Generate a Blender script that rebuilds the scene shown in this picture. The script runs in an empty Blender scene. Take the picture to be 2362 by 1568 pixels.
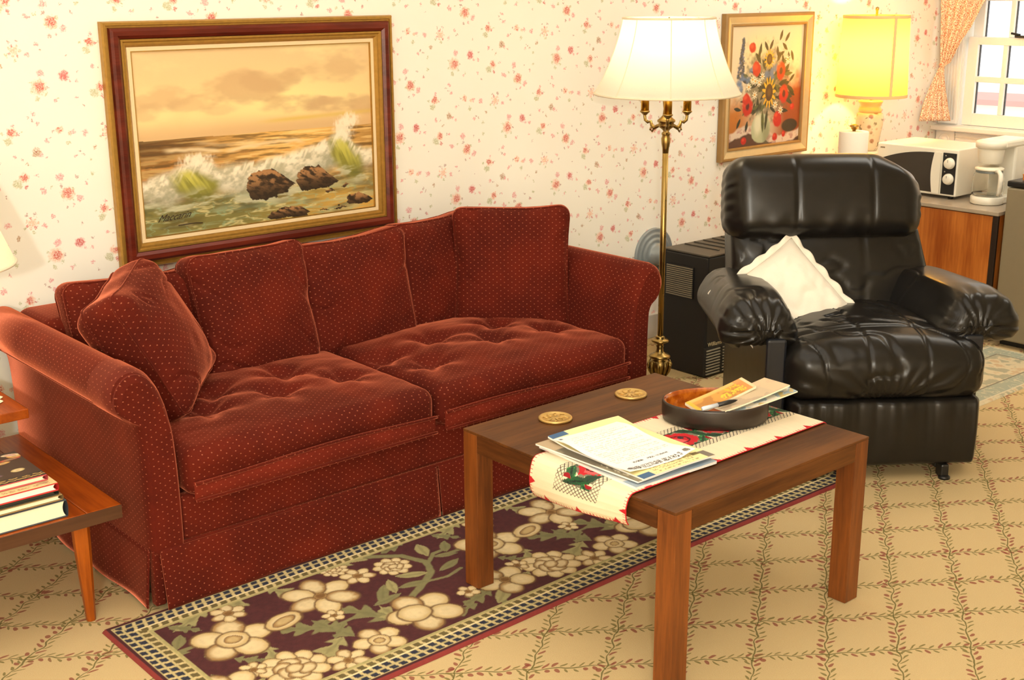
import bpy, bmesh, math, random
import numpy as np
from mathutils import Vector, Matrix, Euler
random.seed(7)
PI = math.pi
C = bpy.context.scene.collection
SC = bpy.context.scene

# ------------------------------------------------------------------ camera
cam_d = bpy.data.cameras.new('camera')
cam_d.sensor_width = 36.0
cam_d.lens = 36.0 * 2918.7 / 2362.0
cam_d.clip_start = 0.05
cam = bpy.data.objects.new('camera', cam_d)
C.objects.link(cam)
cam.matrix_world = Matrix(((0.7542, 0.1810, -0.6312, 0.0),
                           (-0.6567, 0.2013, -0.7268, 0.0),
                           (-0.0045, 0.9627, 0.2707, 1.62),
                           (0, 0, 0, 1)))
SC.camera = cam

# ------------------------------------------------------------------ world, lamps, exposure
SC.view_settings.view_transform = 'Standard'
SC.view_settings.look = 'None'
SC.view_settings.gamma = 1.0
SC.view_settings.exposure = -0.13
SC.view_settings.use_curve_mapping = False
w = bpy.data.worlds.new('world')
SC.world = w
w.use_nodes = True
w.node_tree.nodes['Background'].inputs[0].default_value = (1.0, 0.98, 0.95, 1)
w.node_tree.nodes['Background'].inputs[1].default_value = 2.2


def area(name, loc, target, size, power, col, size_y=None):
    d = bpy.data.lights.new(name, 'AREA')
    d.energy = power
    d.color = col
    d.size = size
    if size_y:
        d.shape = 'RECTANGLE'
        d.size_y = size_y
    o = bpy.data.objects.new(name, d)
    C.objects.link(o)
    o.location = loc
    o.rotation_euler = (Vector(target) - Vector(loc)).to_track_quat('-Z', 'Y').to_euler()
    return o


def bulb(name, loc, power, col, r=0.03):
    d = bpy.data.lights.new(name, 'POINT')
    d.energy = power
    d.color = col
    d.shadow_soft_size = r
    o = bpy.data.objects.new(name, d)
    C.objects.link(o)
    o.location = loc
    return o


WARM = (1.0, 0.80, 0.52)
# camera flash, set back behind the camera (crisp shadows), then two added soft fills
d = bpy.data.lights.new('camera_flash', 'POINT')
d.energy = 285
d.color = (1.0, 0.97, 0.88)
d.shadow_soft_size = 0.07
o = bpy.data.objects.new('camera_flash', d)
C.objects.link(o)
o.location = (-1.25, -1.35, 1.97)
area('ambient_fill', (1.7, 1.9, 2.42), (1.7, 1.9, 0), 3.0, 45, (1.0, 0.97, 0.88))  # added ambient fill below the ceiling, no fixture
area('ambient_fill_far', (5.2, 2.5, 2.42), (5.9, 3.0, .6), 1.4, 46, (1.0, 0.95, 0.84))  # added fill that brightens the window wall and kitchen corner


# ------------------------------------------------------------------ helpers: colour, materials
def S(r, g, b):
    """sRGB 0-255 -> linear triple"""
    out = []
    for c in (r, g, b):
        c /= 255.0
        out.append(c / 12.92 if c <= 0.04045 else ((c + 0.055) / 1.055) ** 2.4)
    return tuple(out)


def rgba(c):
    return (c[0], c[1], c[2], 1.0)


class NG:
    """small node-expression builder"""

    def __init__(self, name):
        self.m = bpy.data.materials.new(name)
        self.m.use_nodes = True
        self.t = self.m.node_tree
        self.n = self.t.nodes
        self.l = self.t.links
        self.p = self.n['Principled BSDF']

    def _in(self, sock, v):
        if v is None:
            return
        if hasattr(v, 'is_output'):
            self.l.new(v, sock)
        else:
            if isinstance(v, (tuple, list)) and len(v) == 3 and sock.type == 'RGBA':
                v = rgba(v)
            sock.default_value = v

    def f(self, op, a, b=None, c=None):
        x = self.n.new('ShaderNodeMath')
        x.operation = op
        self._in(x.inputs[0], a)
        self._in(x.inputs[1], b)
        self._in(x.inputs[2], c)
        return x.outputs[0]

    def v(self, op, a, b=None):
        x = self.n.new('ShaderNodeVectorMath')
        x.operation = op
        self._in(x.inputs[0], a)
        if b is not None:
            if op == 'SCALE':
                self._in(x.inputs[3], b)
            else:
                self._in(x.inputs[1], b)
        return x.outputs[1] if op in ('DISTANCE', 'LENGTH', 'DOT_PRODUCT') else x.outputs[0]

    def xyz(self, v):
        x = self.n.new('ShaderNodeSeparateXYZ')
        self.l.new(v, x.inputs[0])
        return x.outputs

    def comb(self, a, b, c=0.0):
        x = self.n.new('ShaderNodeCombineXYZ')
        for s, q in zip(x.inputs, (a, b, c)):
            self._in(s, q)
        return x.outputs[0]

    def co(self, which='Object'):
        return self.n.new('ShaderNodeTexCoord').outputs[which]

    def noise(self, vec, scale, detail=2.0, rough=0.5, out=0):
        x = self.n.new('ShaderNodeTexNoise')
        self._in(x.inputs['Vector'], vec)
        x.inputs['Scale'].default_value = scale
        x.inputs['Detail'].default_value = detail
        x.inputs['Roughness'].default_value = rough
        return x.outputs[out]

    def vor(self, vec, scale, out='Distance'):
        x = self.n.new('ShaderNodeTexVoronoi')
        self._in(x.inputs['Vector'], vec)
        x.inputs['Scale'].default_value = scale
        return x.outputs[out]

    def mix(self, fac, a, b):
        x = self.n.new('ShaderNodeMix')
        x.data_type = 'RGBA'
        self._in(x.inputs[0], fac)
        self._in(x.inputs[6], a)
        self._in(x.inputs[7], b)
        return x.outputs[2]

    def ss(self, val, e0, e1, t0=0.0, t1=1.0):
        x = self.n.new('ShaderNodeMapRange')
        x.interpolation_type = 'SMOOTHSTEP'
        self._in(x.inputs[0], val)
        x.inputs[1].default_value = e0
        x.inputs[2].default_value = e1
        x.inputs[3].default_value = t0
        x.inputs[4].default_value = t1
        return x.outputs[0]

    def white(self, val):
        x = self.n.new('ShaderNodeTexWhiteNoise')
        x.noise_dimensions = '1D'
        self._in(x.inputs['W'], val)
        return x.outputs[0]

    def bump(self, h, strength, dist=0.002):
        x = self.n.new('ShaderNodeBump')
        x.inputs['Strength'].default_value = strength
        x.inputs['Distance'].default_value = dist
        self._in(x.inputs['Height'], h)
        self.l.new(x.outputs[0], self.p.inputs['Normal'])

    def base(self, c):
        self._in(self.p.inputs['Base Color'], c)

    def set(self, **k):
        for a, b in k.items():
            self._in(self.p.inputs[a.replace('_', ' ')], b)
        return self


def plain(name, col, rough=0.5, metal=0.0, grain=0.06, scale=40, bump=0.0, **k):
    g = NG(name)
    n = g.noise(g.co(), scale, 3)
    hi = tuple(min(1, c * (1 + grain)) for c in col)
    lo = tuple(c * (1 - grain) for c in col)
    g.base(g.mix(n, lo, hi))
    g.set(Roughness=rough, Metallic=metal, **k)
    if bump:
        g.bump(n, bump)
    return g.m


def wood(name, dark, light, axis='x', scale=9.0, rough=0.35, stretch=14.0, spec=0.4):
    g = NG(name)
    c = g.xyz(g.co())
    i = 'xyz'.index(axis)
    s = [c[0], c[1], c[2]]
    s[i] = g.f('DIVIDE', s[i], stretch)
    v = g.comb(*s)
    n1 = g.noise(v, scale * 2.2, 5, 0.6)
    n2 = g.noise(v, scale * 14, 3, 0.6)
    n3 = g.noise(g.co(), 3.0, 2)
    ring = g.f('ADD', g.f('MULTIPLY', n1, 0.62), g.f('MULTIPLY', n2, 0.25))
    ring = g.f('ADD', ring, g.f('MULTIPLY', n3, 0.25))
    g.base(g.mix(g.ss(ring, 0.36, 0.76), dark, light))
    g.set(Roughness=rough)
    g.p.inputs['Specular IOR Level'].default_value = spec
    g.bump(n2, 0.08, 0.001)
    return g.m


def brushed(name, col, rough=0.28):
    g = NG(name)
    n = g.noise(g.co(), 25, 3)
    g.base(g.mix(n, tuple(c * .75 for c in col), col))
    g.set(Metallic=1.0, Roughness=g.ss(n, 0.2, 0.8, rough * .8, rough * 1.3))
    return g.m


def painted(name, rough=0.6, bump=0.0, bscale=300.0, **k):
    """flat print held as a colour attribute of a fine mesh"""
    g = NG(name)
    a = g.n.new('ShaderNodeVertexColor')
    a.layer_name = 'print'
    g.base(a.outputs[0])
    g.set(Roughness=rough, **k)
    if bump:
        g.bump(g.noise(g.co(), bscale, 2), bump, 0.002)
    return g.m


# ------------------------------------------------------------------ helpers: geometry
class MB:
    def __init__(self):
        self.V = []
        self.F = []
        self.Sm = []
        self.k = 0

    def add(self, v, f, smooth=True, mat=None):
        v = np.asarray(v, float)
        if mat is not None:
            m = np.array(mat)
            v = v @ m[:3, :3].T + m[:3, 3]
        self.V.append(v)
        for q in f:
            self.F.append(tuple(int(i) + self.k for i in q))
        self.Sm += [smooth] * len(f)
        self.k += len(v)
        return self

    def box(self, c, s, r=0.003, mat=None, rot=None):
        h = np.array(s) / 2.0
        r = min(r, h.min() * 0.98)
        v, f = boxgrid(h, r, 1 if r > 0 else 0, (1, 1, 1))
        if rot is not None:
            v = v @ np.array(rot.to_matrix()).T if isinstance(rot, Euler) else v @ np.array(rot).T
        return self.add(v + np.array(c), f, False, mat)

    def lathe(self, prof, seg=32, c=(0, 0, 0), mat=None, smooth=True, sy=1.0, cap=True):
        n = len(prof)
        a = np.linspace(0, 2 * PI, seg, endpoint=False)
        V = np.array([(r * math.cos(t), r * math.sin(t) * sy, z) for r, z in prof for t in a]) + np.array(c)
        F = []
        for i in range(n - 1):
            for j in range(seg):
                k = (j + 1) % seg
                F.append((i * seg + j, i * seg + k, (i + 1) * seg + k, (i + 1) * seg + j))
        if cap:
            if prof[0][0] > 1e-6:
                F.append(tuple(range(seg - 1, -1, -1)))
            if prof[-1][0] > 1e-6:
                F.append(tuple(range((n - 1) * seg, n * seg)))
        return self.add(V, F, smooth, mat)

    def tube(self, path, r, seg=8, closed=False, mat=None, cap=True):
        P = np.array(path, float)
        n = len(P)
        R = np.full(n, r) if np.isscalar(r) else np.array(r)
        V = []
        up = None
        for i in range(n):
            if closed:
                t = P[(i + 1) % n] - P[i - 1]
            else:
                t = P[min(i + 1, n - 1)] - P[max(i - 1, 0)]
            t = t / (np.linalg.norm(t) + 1e-12)
            if up is None:
                up = np.array((0, 0, 1.0)) if abs(t[2]) < 0.9 else np.array((1.0, 0, 0))
            up = up - t * (up @ t)
            up /= np.linalg.norm(up) + 1e-12
            s = np.cross(t, up)
            for j in range(seg):
                a = 2 * PI * j / seg
                V.append(P[i] + R[i] * (math.cos(a) * s + math.sin(a) * up))
        F = []
        for i in range(n if closed else n - 1):
            k = (i + 1) % n
            for j in range(seg):
                q = (j + 1) % seg
                F.append((i * seg + j, i * seg + q, k * seg + q, k * seg + j))
        if not closed and cap:
            F.append(tuple(range(seg - 1, -1, -1)))
            F.append(tuple(range((n - 1) * seg, n * seg)))
        return self.add(np.array(V), F, True, mat)

    def grid(self, P, smooth=True, closed_u=False, mat=None):
        P = np.asarray(P, float)
        a, b = P.shape[:2]
        F = []
        for i in range(a - 1):
            for j in range(b if closed_u else b - 1):
                k = (j + 1) % b
                F.append((i * b + j, i * b + k, (i + 1) * b + k, (i + 1) * b + j))
        return self.add(P.reshape(-1, 3), F, smooth, mat)

    def prism(self, poly, depth, mat=None, smooth=False):
        """poly in xz plane, extruded along +y"""
        n = len(poly)
        V = [(x, 0, z) for x, z in poly] + [(x, depth, z) for x, z in poly]
        F = [tuple(range(n)), tuple(range(2 * n - 1, n - 1, -1))]
        F += [(i, i + n, (i + 1) % n + n, (i + 1) % n) for i in range(n)]
        return self.add(np.array(V, float), F, smooth, mat)

    def build(self, name, mat, parent=None):
        me = bpy.data.meshes.new(name)
        V = np.concatenate(self.V)
        me.from_pydata(V.tolist(), [], self.F)
        me.polygons.foreach_set('use_smooth', np.array(self.Sm, bool))
        bm = bmesh.new()
        bm.from_mesh(me)
        bmesh.ops.recalc_face_normals(bm, faces=bm.faces)
        bm.to_mesh(me)
        bm.free()
        me.update()
        o = bpy.data.objects.new(name, me)
        C.objects.link(o)
        if mat:
            me.materials.append(mat)
        if parent:
            o.parent = parent
        return o


def boxgrid(h, r, k, n):
    """closed box surface grid, half sizes h, edge radius r, k rings in the radius, n cells between"""
    ax = []
    for i in range(3):
        if r > 0:
            inner = np.linspace(-(h[i] - r), h[i] - r, n[i] + 1)
            ed = np.linspace(0, r, k + 1)[1:]
            ax.append(np.concatenate([-(h[i] - r) - ed[::-1], inner, h[i] - r + ed]))
        else:
            ax.append(np.linspace(-h[i], h[i], n[i] + 1))
    idx = {}
    V = []
    F = []

    def vid(i, j, q):
        key = (i, j, q)
        if key not in idx:
            idx[key] = len(V)
            V.append((ax[0][i], ax[1][j], ax[2][q]))
        return idx[key]
    L = [len(a) for a in ax]
    for q in (0, L[2] - 1):
        for i in range(L[0] - 1):
            for j in range(L[1] - 1):
                F.append((vid(i, j, q), vid(i + 1, j, q), vid(i + 1, j + 1, q), vid(i, j + 1, q)))
    for j in (0, L[1] - 1):
        for i in range(L[0] - 1):
            for q in range(L[2] - 1):
                F.append((vid(i, j, q), vid(i + 1, j, q), vid(i + 1, j, q + 1), vid(i, j, q + 1)))
    for i in (0, L[0] - 1):
        for j in range(L[1] - 1):
            for q in range(L[2] - 1):
                F.append((vid(i, j, q), vid(i, j + 1, q), vid(i, j + 1, q + 1), vid(i, j, q + 1)))
    V = np.array(V)
    if r > 0:
        inn = np.clip(V, -(np.array(h) - r), np.array(h) - r)
        dd = V - inn
        ln = np.linalg.norm(dd, axis=1, keepdims=True)
        mx = np.abs(dd).max(axis=1, keepdims=True)
        V = inn + dd / np.maximum(ln, 1e-9) * np.where(ln > 0, np.maximum(mx, 0), 0)
        # points on the faces keep distance r; corner points are pulled to the sphere
    return V, F


def softbox(s, r, n, k=4, fn=None):
    h = np.array(s) / 2.0
    v, f = boxgrid(h, r, k, n)
    if fn is not None:
        v = fn(v.copy(), h)
    return v, f


def hash2(ix, iy, seed=0):
    x = np.sin(ix * 127.1 + iy * 311.7 + seed * 74.7) * 43758.5453
    return x - np.floor(x)


def vnoise(x, y, seed=0):
    ix, iy = np.floor(x), np.floor(y)
    fx, fy = x - ix, y - iy
    fx, fy = fx * fx * (3 - 2 * fx), fy * fy * (3 - 2 * fy)
    a, b = hash2(ix, iy, seed), hash2(ix + 1, iy, seed)
    c, e = hash2(ix, iy + 1, seed), hash2(ix + 1, iy + 1, seed)
    return (a * (1 - fx) + b * fx) * (1 - fy) + (c * (1 - fx) + e * fx) * fy


def fbm(x, y, oct=4, seed=0):
    s = 0
    a = 0.5
    t = 0
    for i in range(oct):
        s = s + a * vnoise(x * 2 ** i, y * 2 ** i, seed + i * 3)
        t += a
        a *= 0.5
    return s / t


def sst(x, a, b):
    t = np.clip((x - a) / (b - a + 1e-12), 0, 1)
    return t * t * (3 - 2 * t)


def over(img, m, col):
    col = np.asarray(col, float)
    m = np.clip(m, 0, 1)[..., None]
    img[:] = img * (1 - m) + col * m


def inpoly(U, V, poly):
    c = np.zeros(U.shape, bool)
    n = len(poly)
    for i in range(n):
        x1, y1 = poly[i]
        x2, y2 = poly[i - 1]
        cond = ((y1 > V) != (y2 > V)) & (U < (x2 - x1) * (V - y1) / ((y2 - y1) + 1e-12) + x1)
        c ^= cond
    return c


def printed(name, P, col, mat, parent=None, thick=0.0):
    """mesh grid P[a,b,3] with a colour attribute col[a,b,3] (linear)"""
    a, b = P.shape[:2]
    me = bpy.data.meshes.new(name)
    idx = np.arange(a * b).reshape(a, b)
    F = np.stack([idx[:-1, :-1], idx[:-1, 1:], idx[1:, 1:], idx[1:, :-1]], -1).reshape(-1, 4)
    me.vertices.add(a * b)
    me.vertices.foreach_set('co', P.reshape(-1).astype(np.float32))
    me.loops.add(F.size)
    me.loops.foreach_set('vertex_index', F.reshape(-1).astype(np.int32))
    me.polygons.add(len(F))
    me.polygons.foreach_set('loop_start', np.arange(0, F.size, 4, dtype=np.int32))
    me.polygons.foreach_set('use_smooth', np.ones(len(F), bool))
    me.update(calc_edges=True)
    at = me.color_attributes.new('print', 'FLOAT_COLOR', 'POINT')
    q = np.ones((a * b, 4), np.float32)
    q[:, :3] = np.clip(col.reshape(-1, 3), 0, 1)
    at.data.foreach_set('color', q.reshape(-1))
    me.materials.append(mat)
    o = bpy.data.objects.new(name, me)
    C.objects.link(o)
    if parent:
        o.parent = parent
    return o


def thing(name, label, cat, loc=(0, 0, 0), rotz=0.0, group=None):
    o = bpy.data.objects.new(name, None)
    o.empty_display_size = 0.05
    C.objects.link(o)
    o.location = loc
    o.rotation_euler = (0, 0, rotz)
    return tag(o, label, cat, group)


def tag(o, label, cat, group=None):
    o['label'] = label
    o['category'] = cat
    if group:
        o['group'] = group
    return o


def struct(o):
    o['kind'] = 'structure'
    return o


def axes(center, right, up):
    """matrix: local x = right, local z = up, local -y = front"""
    x = Vector(right).normalized()
    z = Vector(up)
    z = (z - x * z.dot(x)).normalized()
    y = z.cross(x)
    m = Matrix((x, y, z)).transposed().to_4x4()
    m.translation = Vector(center)
    return m


def text_mesh(name, body, size, mat, parent, matrix, extrude=0.0004, shear=0.0):
    cu = bpy.data.curves.new(name, 'FONT')
    cu.body = body
    cu.size = size
    cu.shear = shear
    cu.extrude = extrude
    cu.resolution_u = 3
    tmp = bpy.data.objects.new(name, cu)
    C.objects.link(tmp)
    dg = bpy.context.evaluated_depsgraph_get()
    me = bpy.data.meshes.new_from_object(tmp.evaluated_get(dg))
    bpy.data.objects.remove(tmp)
    me.materials.clear()
    me.materials.append(mat)
    o = bpy.data.objects.new(name, me)
    C.objects.link(o)
    o.parent = parent
    o.matrix_local = matrix
    return o


# ------------------------------------------------------------------ materials
def mk_wallpaper():
    g = NG('wallpaper')
    W, H = 0.2725, 0.529
    c = g.xyz(g.co())
    x = g.f('SUBTRACT', c[0], 3.197)
    z = g.f('SUBTRACT', c[2], 1.516)
    nz = g.n.new('ShaderNodeTexNoise')
    g.l.new(g.co(), nz.inputs['Vector'])
    nz.inputs['Scale'].default_value = 130
    nz.inputs['Detail'].default_value = 2
    wob = g.v('SCALE', g.v('SUBTRACT', nz.outputs[1], (0.5, 0.5, 0.5)), 0.022)
    wx = g.xyz(wob)
    col = g.f('FLOOR', g.f('ADD', g.f('DIVIDE', x, W), 0.5))
    par = g.f('MODULO', g.f('ABSOLUTE', col), 2.0)
    lx = g.f('SUBTRACT', x, g.f('MULTIPLY', col, W))
    lz = g.f('ADD', z, g.f('MULTIPLY', par, H / 2))
    lz = g.f('SUBTRACT', lz, g.f('MULTIPLY', g.f('FLOOR', g.f('DIVIDE', lz, H)), H))
    p = g.comb(g.f('ADD', lx, wx[0]), g.f('ADD', lz, wx[2]), 0.0)
    sx, sz = 1780.0, 2335.0
    red, peach, pink, green, dark, olive = [], [], [], [], [], []

    def B(lst, dx, dy, r):
        lst.append((dx / sx, -dy / sz, r / 1000.0 * (1.22 if r > 9 else 1.0)))
    B(red, 0, 0, 15); B(peach, -3, 6, 20); B(dark, -38, -60, 7); B(pink, 66, 50, 10); B(pink, 60, 62, 8)
    B(dark, -15, 100, 6); B(pink, 25, 92, 6); B(green, 30, -25, 7); B(green, -35, 20, 6); B(green, 20, 45, 5)
    B(red, 200, 145, 11); B(peach, 205, 150, 15); B(red, 238, 162, 6); B(green, 185, 210, 11); B(green, 170, 200, 7); B(pink, 212, 95, 7)
    B(green, 150, 155, 5); B(green, 255, 150, 4)
    for a in range(7):
        B(red if a % 2 else peach, -222 + 32 * math.cos(a * .9), 195 + 40 * math.sin(a * .9), 5.5)
    B(peach, -222, 195, 12); B(dark, -245, 130, 5); B(dark, -200, 128, 6); B(pink, -150, 222, 9); B(green, -265, 225, 6); B(green, -215, 262, 6)
    B(pink, -98, 155, 8); B(dark, -75, 200, 5)
    B(peach, -105, 455, 23); B(red, -100, 455, 15); B(dark, -55, 462, 5); B(green, -150, 420, 6); B(green, -70, 510, 6); B(green, -120, 540, 9); B(green, -150, 490, 6)
    B(red, 40, 383, 13); B(pink, 40, 383, 16); B(dark, 118, 360, 4); B(pink, 70, 425, 5); B(pink, 110, 428, 7)
    B(pink, -90, 360, 11); B(pink, -82, 352, 9)
    B(red, 248, 475, 10); B(peach, 245, 478, 15); B(green, 205, 520, 13); B(green, 220, 540, 8); B(red, 255, 545, 8); B(dark, 302, 467, 4); B(pink, 322, 465, 5)
    B(olive, 330, 302, 13); B(dark, 330, 302, 5)
    B(pink, 350, 588, 9); B(pink, 335, 575, 6)
    B(peach, -15, 770, 12); B(red, -20, 760, 5); B(red, -10, 785, 5); B(pink, 60, 790, 9); B(peach, 40, 795, 8); B(pink, 130, 805, 10); B(pink, -95, 840, 8)
    B(dark, -70, 825, 4); B(green, 30, 865, 9); B(dark, -50, 770, 5)
    B(pink, -40, 1115, 12); B(pink, -30, 1125, 8); B(dark, 60, 1120, 5); B(dark, 110, 1165, 5); B(pink, 115, 1175, 6); B(green, 150, 1110, 7)
    B(pink, -140, 1190, 7); B(pink, -125, 1205, 6); B(green, -90, 1180, 5)
    B(dark, 90, 940, 5); B(dark, 110, 960, 5); B(pink, 70, 965, 6); B(green, 150, 1005, 6); B(olive, 180, 915, 8)
    B(pink, 350, 205 - 110, 8); B(dark, 300, 45, 4); B(dark, 325, 75, 4); B(dark, 65, 240, 4); B(pink, 210, 325, 8); B(dark, 245, 340, 4)
    B(pink, -20, 560, 7); B(green, -5, 545, 4); B(pink, 105, 545, 6); B(dark, 140, 605, 4); B(pink, -150, 640, 8); B(dark, -165, 690, 4)
    B(pink, -130, 940, 8); B(pink, -100, 960, 5); B(olive, -210, 1000, 6)

    def cls(lst):
        acc = None
        pts = []
        for (a, b, r) in lst:
            for ci in (-1, 0, 1):
                for rj in (-1, 0, 1, 2):
                    xx = a + ci * W
                    zz = (b % H) + rj * H - (H / 2 if ci else 0)
                    if abs(xx) < W / 2 + r + .008 and -r - .008 < zz < H + r + .008:
                        pts.append((xx, zz, r))
        for xx, zz, r in pts:
            q = g.f('MULTIPLY', g.v('DISTANCE', p, (xx, zz, 0)), 1.0 / r)
            acc = q if acc is None else g.f('MINIMUM', acc, q)
        return acc
    out = g.mix(g.noise(g.co(), 6, 2), S(252, 247, 234), S(253, 250, 239))
    fine = g.noise(g.co(), 220, 2, 0.7)
    for lst, colr, st in ((green, S(172, 174, 104), .7), (peach, S(246, 178, 140), .75), (pink, S(232, 140, 146), .8), (olive, S(176, 120, 50), .8), (red, S(208, 78, 72), .85), (dark, S(168, 104, 96), .75)):
        m = g.ss(cls(lst), 1.05, 0.55)
        m = g.f('MULTIPLY', m, g.ss(fine, 0.32, 0.6, st * .15, st))
        out = g.mix(m, out, colr)
    g.base(out)
    g.set(Roughness=0.75)
    g.p.inputs['Specular IOR Level'].default_value = 0.25
    return g.m


def mk_carpet():
    g = NG('carpet')
    c = g.xyz(g.co())
    nz = g.n.new('ShaderNodeTexNoise')
    g.l.new(g.co(), nz.inputs['Vector'])
    nz.inputs['Scale'].default_value = 26
    nz.inputs['Detail'].default_value = 1
    wb = g.xyz(g.v('SCALE', g.v('SUBTRACT', nz.outputs[1], (.5, .5, .5)), 0.016))
    x = g.f('DIVIDE', g.f('SUBTRACT', g.f('ADD', c[0], wb[0]), 2.456), 0.1515)
    y = g.f('DIVIDE', g.f('SUBTRACT', g.f('ADD', c[1], wb[1]), 1.848), 0.109)
    s = g.f('MULTIPLY', g.f('SUBTRACT', x, y), 0.5)
    t = g.f('MULTIPLY', g.f('ADD', x, y), 0.5)
    n = g.noise(g.co(), 450, 2, 0.7)
    n2 = g.noise(g.co(), 2.2, 3)
    base = g.mix(n, S(196, 170, 122), S(226, 203, 156))
    base = g.mix(g.ss(n2, 0.55, 0.8, 0, 0.3), base, S(205, 165, 110))
    out = base
    for (a, b, seed, stem_m) in ((s, t, 3.1, 1.0), (t, s, 9.7, 0.9)):
        # vine where b is near an integer, running along a
        kb = g.f('ROUND', b)
        dist = g.f('MULTIPLY', g.f('SUBTRACT', b, kb), 0.176)       # metres, signed
        al = g.f('MULTIPLY', a, 0.187)
        wav = g.f('MULTIPLY', g.f('SINE', g.f('ADD', g.f('MULTIPLY', al, 68.0), g.f('MULTIPLY', kb, 2.1))), 0.0035)
        dv = g.f('SUBTRACT', dist, wav)
        stem = g.ss(g.f('ABSOLUTE', dv), 0.0026, 0.0012)
        out = g.mix(g.f('MULTIPLY', stem, 0.85), out, S(104, 98, 52))
        for side in (1.0, -1.0):
            per = 0.0235
            sh = g.f('ADD', al, 0.0 if side > 0 else per * .5)
            q = g.f('DIVIDE', sh, per)
            ki = g.f('FLOOR', q)
            lo = g.f('MULTIPLY', g.f('SUBTRACT', g.f('SUBTRACT', q, ki), 0.5), per)
            rnd = g.white(g.f('ADD', g.f('MULTIPLY', ki, 7.13), g.f('ADD', g.f('MULTIPLY', kb, 3.77), seed + side)))
            hh = g.f('SUBTRACT', g.f('MULTIPLY', dv, side), g.f('ADD', 0.0105, g.f('MULTIPLY', rnd, 0.003)))
            # leaf axis leans along the vine
            u = g.f('ADD', g.f('MULTIPLY', lo, 0.72), g.f('MULTIPLY', hh, 0.69))
            v = g.f('SUBTRACT', g.f('MULTIPLY', hh, 0.72), g.f('MULTIPLY', lo, 0.69))
            isred = g.ss(rnd, 0.66, 0.68)
            wd = g.f('ADD', 0.0030, g.f('MULTIPLY', isred, 0.0022))
            e = g.f('ADD', g.f('POWER', g.f('ABSOLUTE', g.f('DIVIDE', u, 0.0115)), 2.0), g.f('POWER', g.f('ABSOLUTE', g.f('DIVIDE', v, wd)), 2.0))
            m = g.ss(e, 1.15, 0.75)
            lc = g.mix(isred, S(122, 112, 62), S(146, 74, 62))
            out = g.mix(g.f('MULTIPLY', m, 0.82), out, lc)
    g.base(out)
    g.set(Roughness=0.95)
    g.p.inputs['Specular IOR Level'].default_value = 0.1
    g.bump(n, 0.6, 0.003)
    return g.m


def mk_velvet(name='red_velvet', c0=S(68, 15, 6), c1=S(96, 26, 11), c2=S(120, 40, 20)):
    g = NG(name)
    o = g.co()
    c = g.xyz(o)
    nn = g.v('ABSOLUTE', g.co('Normal'))
    a = g.xyz(nn)
    isx = g.f('GREATER_THAN', a[0], g.f('MAXIMUM', a[1], a[2]))
    isz = g.f('GREATER_THAN', a[2], g.f('MAXIMUM', a[0], a[1]))
    u = g.f('ADD', c[0], g.f('MULTIPLY', isx, g.f('SUBTRACT', c[1], c[0])))
    v = g.f('ADD', c[2], g.f('MULTIPLY', isz, g.f('SUBTRACT', c[1], c[2])))
    us, vs = g.f('DIVIDE', u, 0.027), g.f('DIVIDE', v, 0.0202)
    qa = g.f('ADD', us, vs)
    qb = g.f('SUBTRACT', us, vs)
    fa = g.f('SUBTRACT', qa, g.f('ROUND', qa))
    fb = g.f('SUBTRACT', qb, g.f('ROUND', qb))
    dd = g.f('SQRT', g.f('ADD', g.f('MULTIPLY', fa, fa), g.f('MULTIPLY', fb, fb)))
    dot = g.ss(dd, 0.145, 0.06)
    big = g.noise(o, 5.5, 3, 0.55)
    fine = g.noise(o, 260, 2, 0.6)
    base = g.mix(g.ss(big, 0.30, 0.75), c0, c1)
    base = g.mix(g.f('MULTIPLY', fine, 0.25), base, c2)
    g.base(g.mix(g.f('MULTIPLY', dot, 0.8), base, S(168, 98, 74)))
    g.set(Roughness=0.85)
    g.p.inputs['Specular IOR Level'].default_value = 0.15
    g.p.inputs['Sheen Weight'].default_value = 1.0
    g.p.inputs['Sheen Roughness'].default_value = 0.30
    g.p.inputs['Sheen Tint'].default_value = (1.0, 0.28, 0.15, 1)
    g.bump(fine, 0.3, 0.002)
    return g.m


def mk_leather():
    g = NG('black_leather')
    o = g.co()
    n = g.noise(o, 14, 4, 0.6)
    g.base(g.mix(n, (0.006, 0.0055, 0.005), (0.016, 0.014, 0.012)))
    g.set(Roughness=0.28)
    g.p.inputs['Specular IOR Level'].default_value = 0.34
    g.bump(g.noise(o, 16, 1), 0.10, 0.005)
    return g.m


M = {}
M['wallpaper'] = mk_wallpaper()
M['carpet'] = mk_carpet()
M['velvet'] = mk_velvet()
M['leather'] = mk_leather()
M['white_paint'] = plain('white_paint', S(251, 248, 240), 0.45, grain=.02)
M['ceiling'] = plain('ceiling_paint', S(240, 234, 222), 0.9, grain=.02)
M['table_wood'] = wood('table_wood', S(64, 34, 13), S(112, 68, 30), 'x', 10, 0.45, spec=.2)
M['table_wood_y'] = wood('table_wood_y', S(62, 32, 12), S(110, 64, 28), 'y', 10, 0.45, spec=.2)
M['table_wood_z'] = wood('table_wood_z', S(78, 36, 10), S(140, 78, 28), 'z', 10, 0.42)
M['orange_wood'] = wood('orange_wood', S(128, 52, 8), S(180, 86, 20), 'y', 7, 0.25)
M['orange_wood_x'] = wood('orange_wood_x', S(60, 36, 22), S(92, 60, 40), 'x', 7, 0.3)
M['orange_wood_z'] = wood('orange_wood_z', S(128, 58, 8), S(188, 98, 24), 'z', 7, 0.3)
M['credenza_wood'] = wood('credenza_wood', S(140, 68, 18), S(204, 124, 52), 'z', 6, 0.35)
M['dark_wood'] = wood('dark_wood', S(30, 20, 14), S(52, 38, 28), 'z', 9, 0.4)
M['brass'] = brushed('aged_brass', S(176, 148, 88), 0.30)
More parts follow.
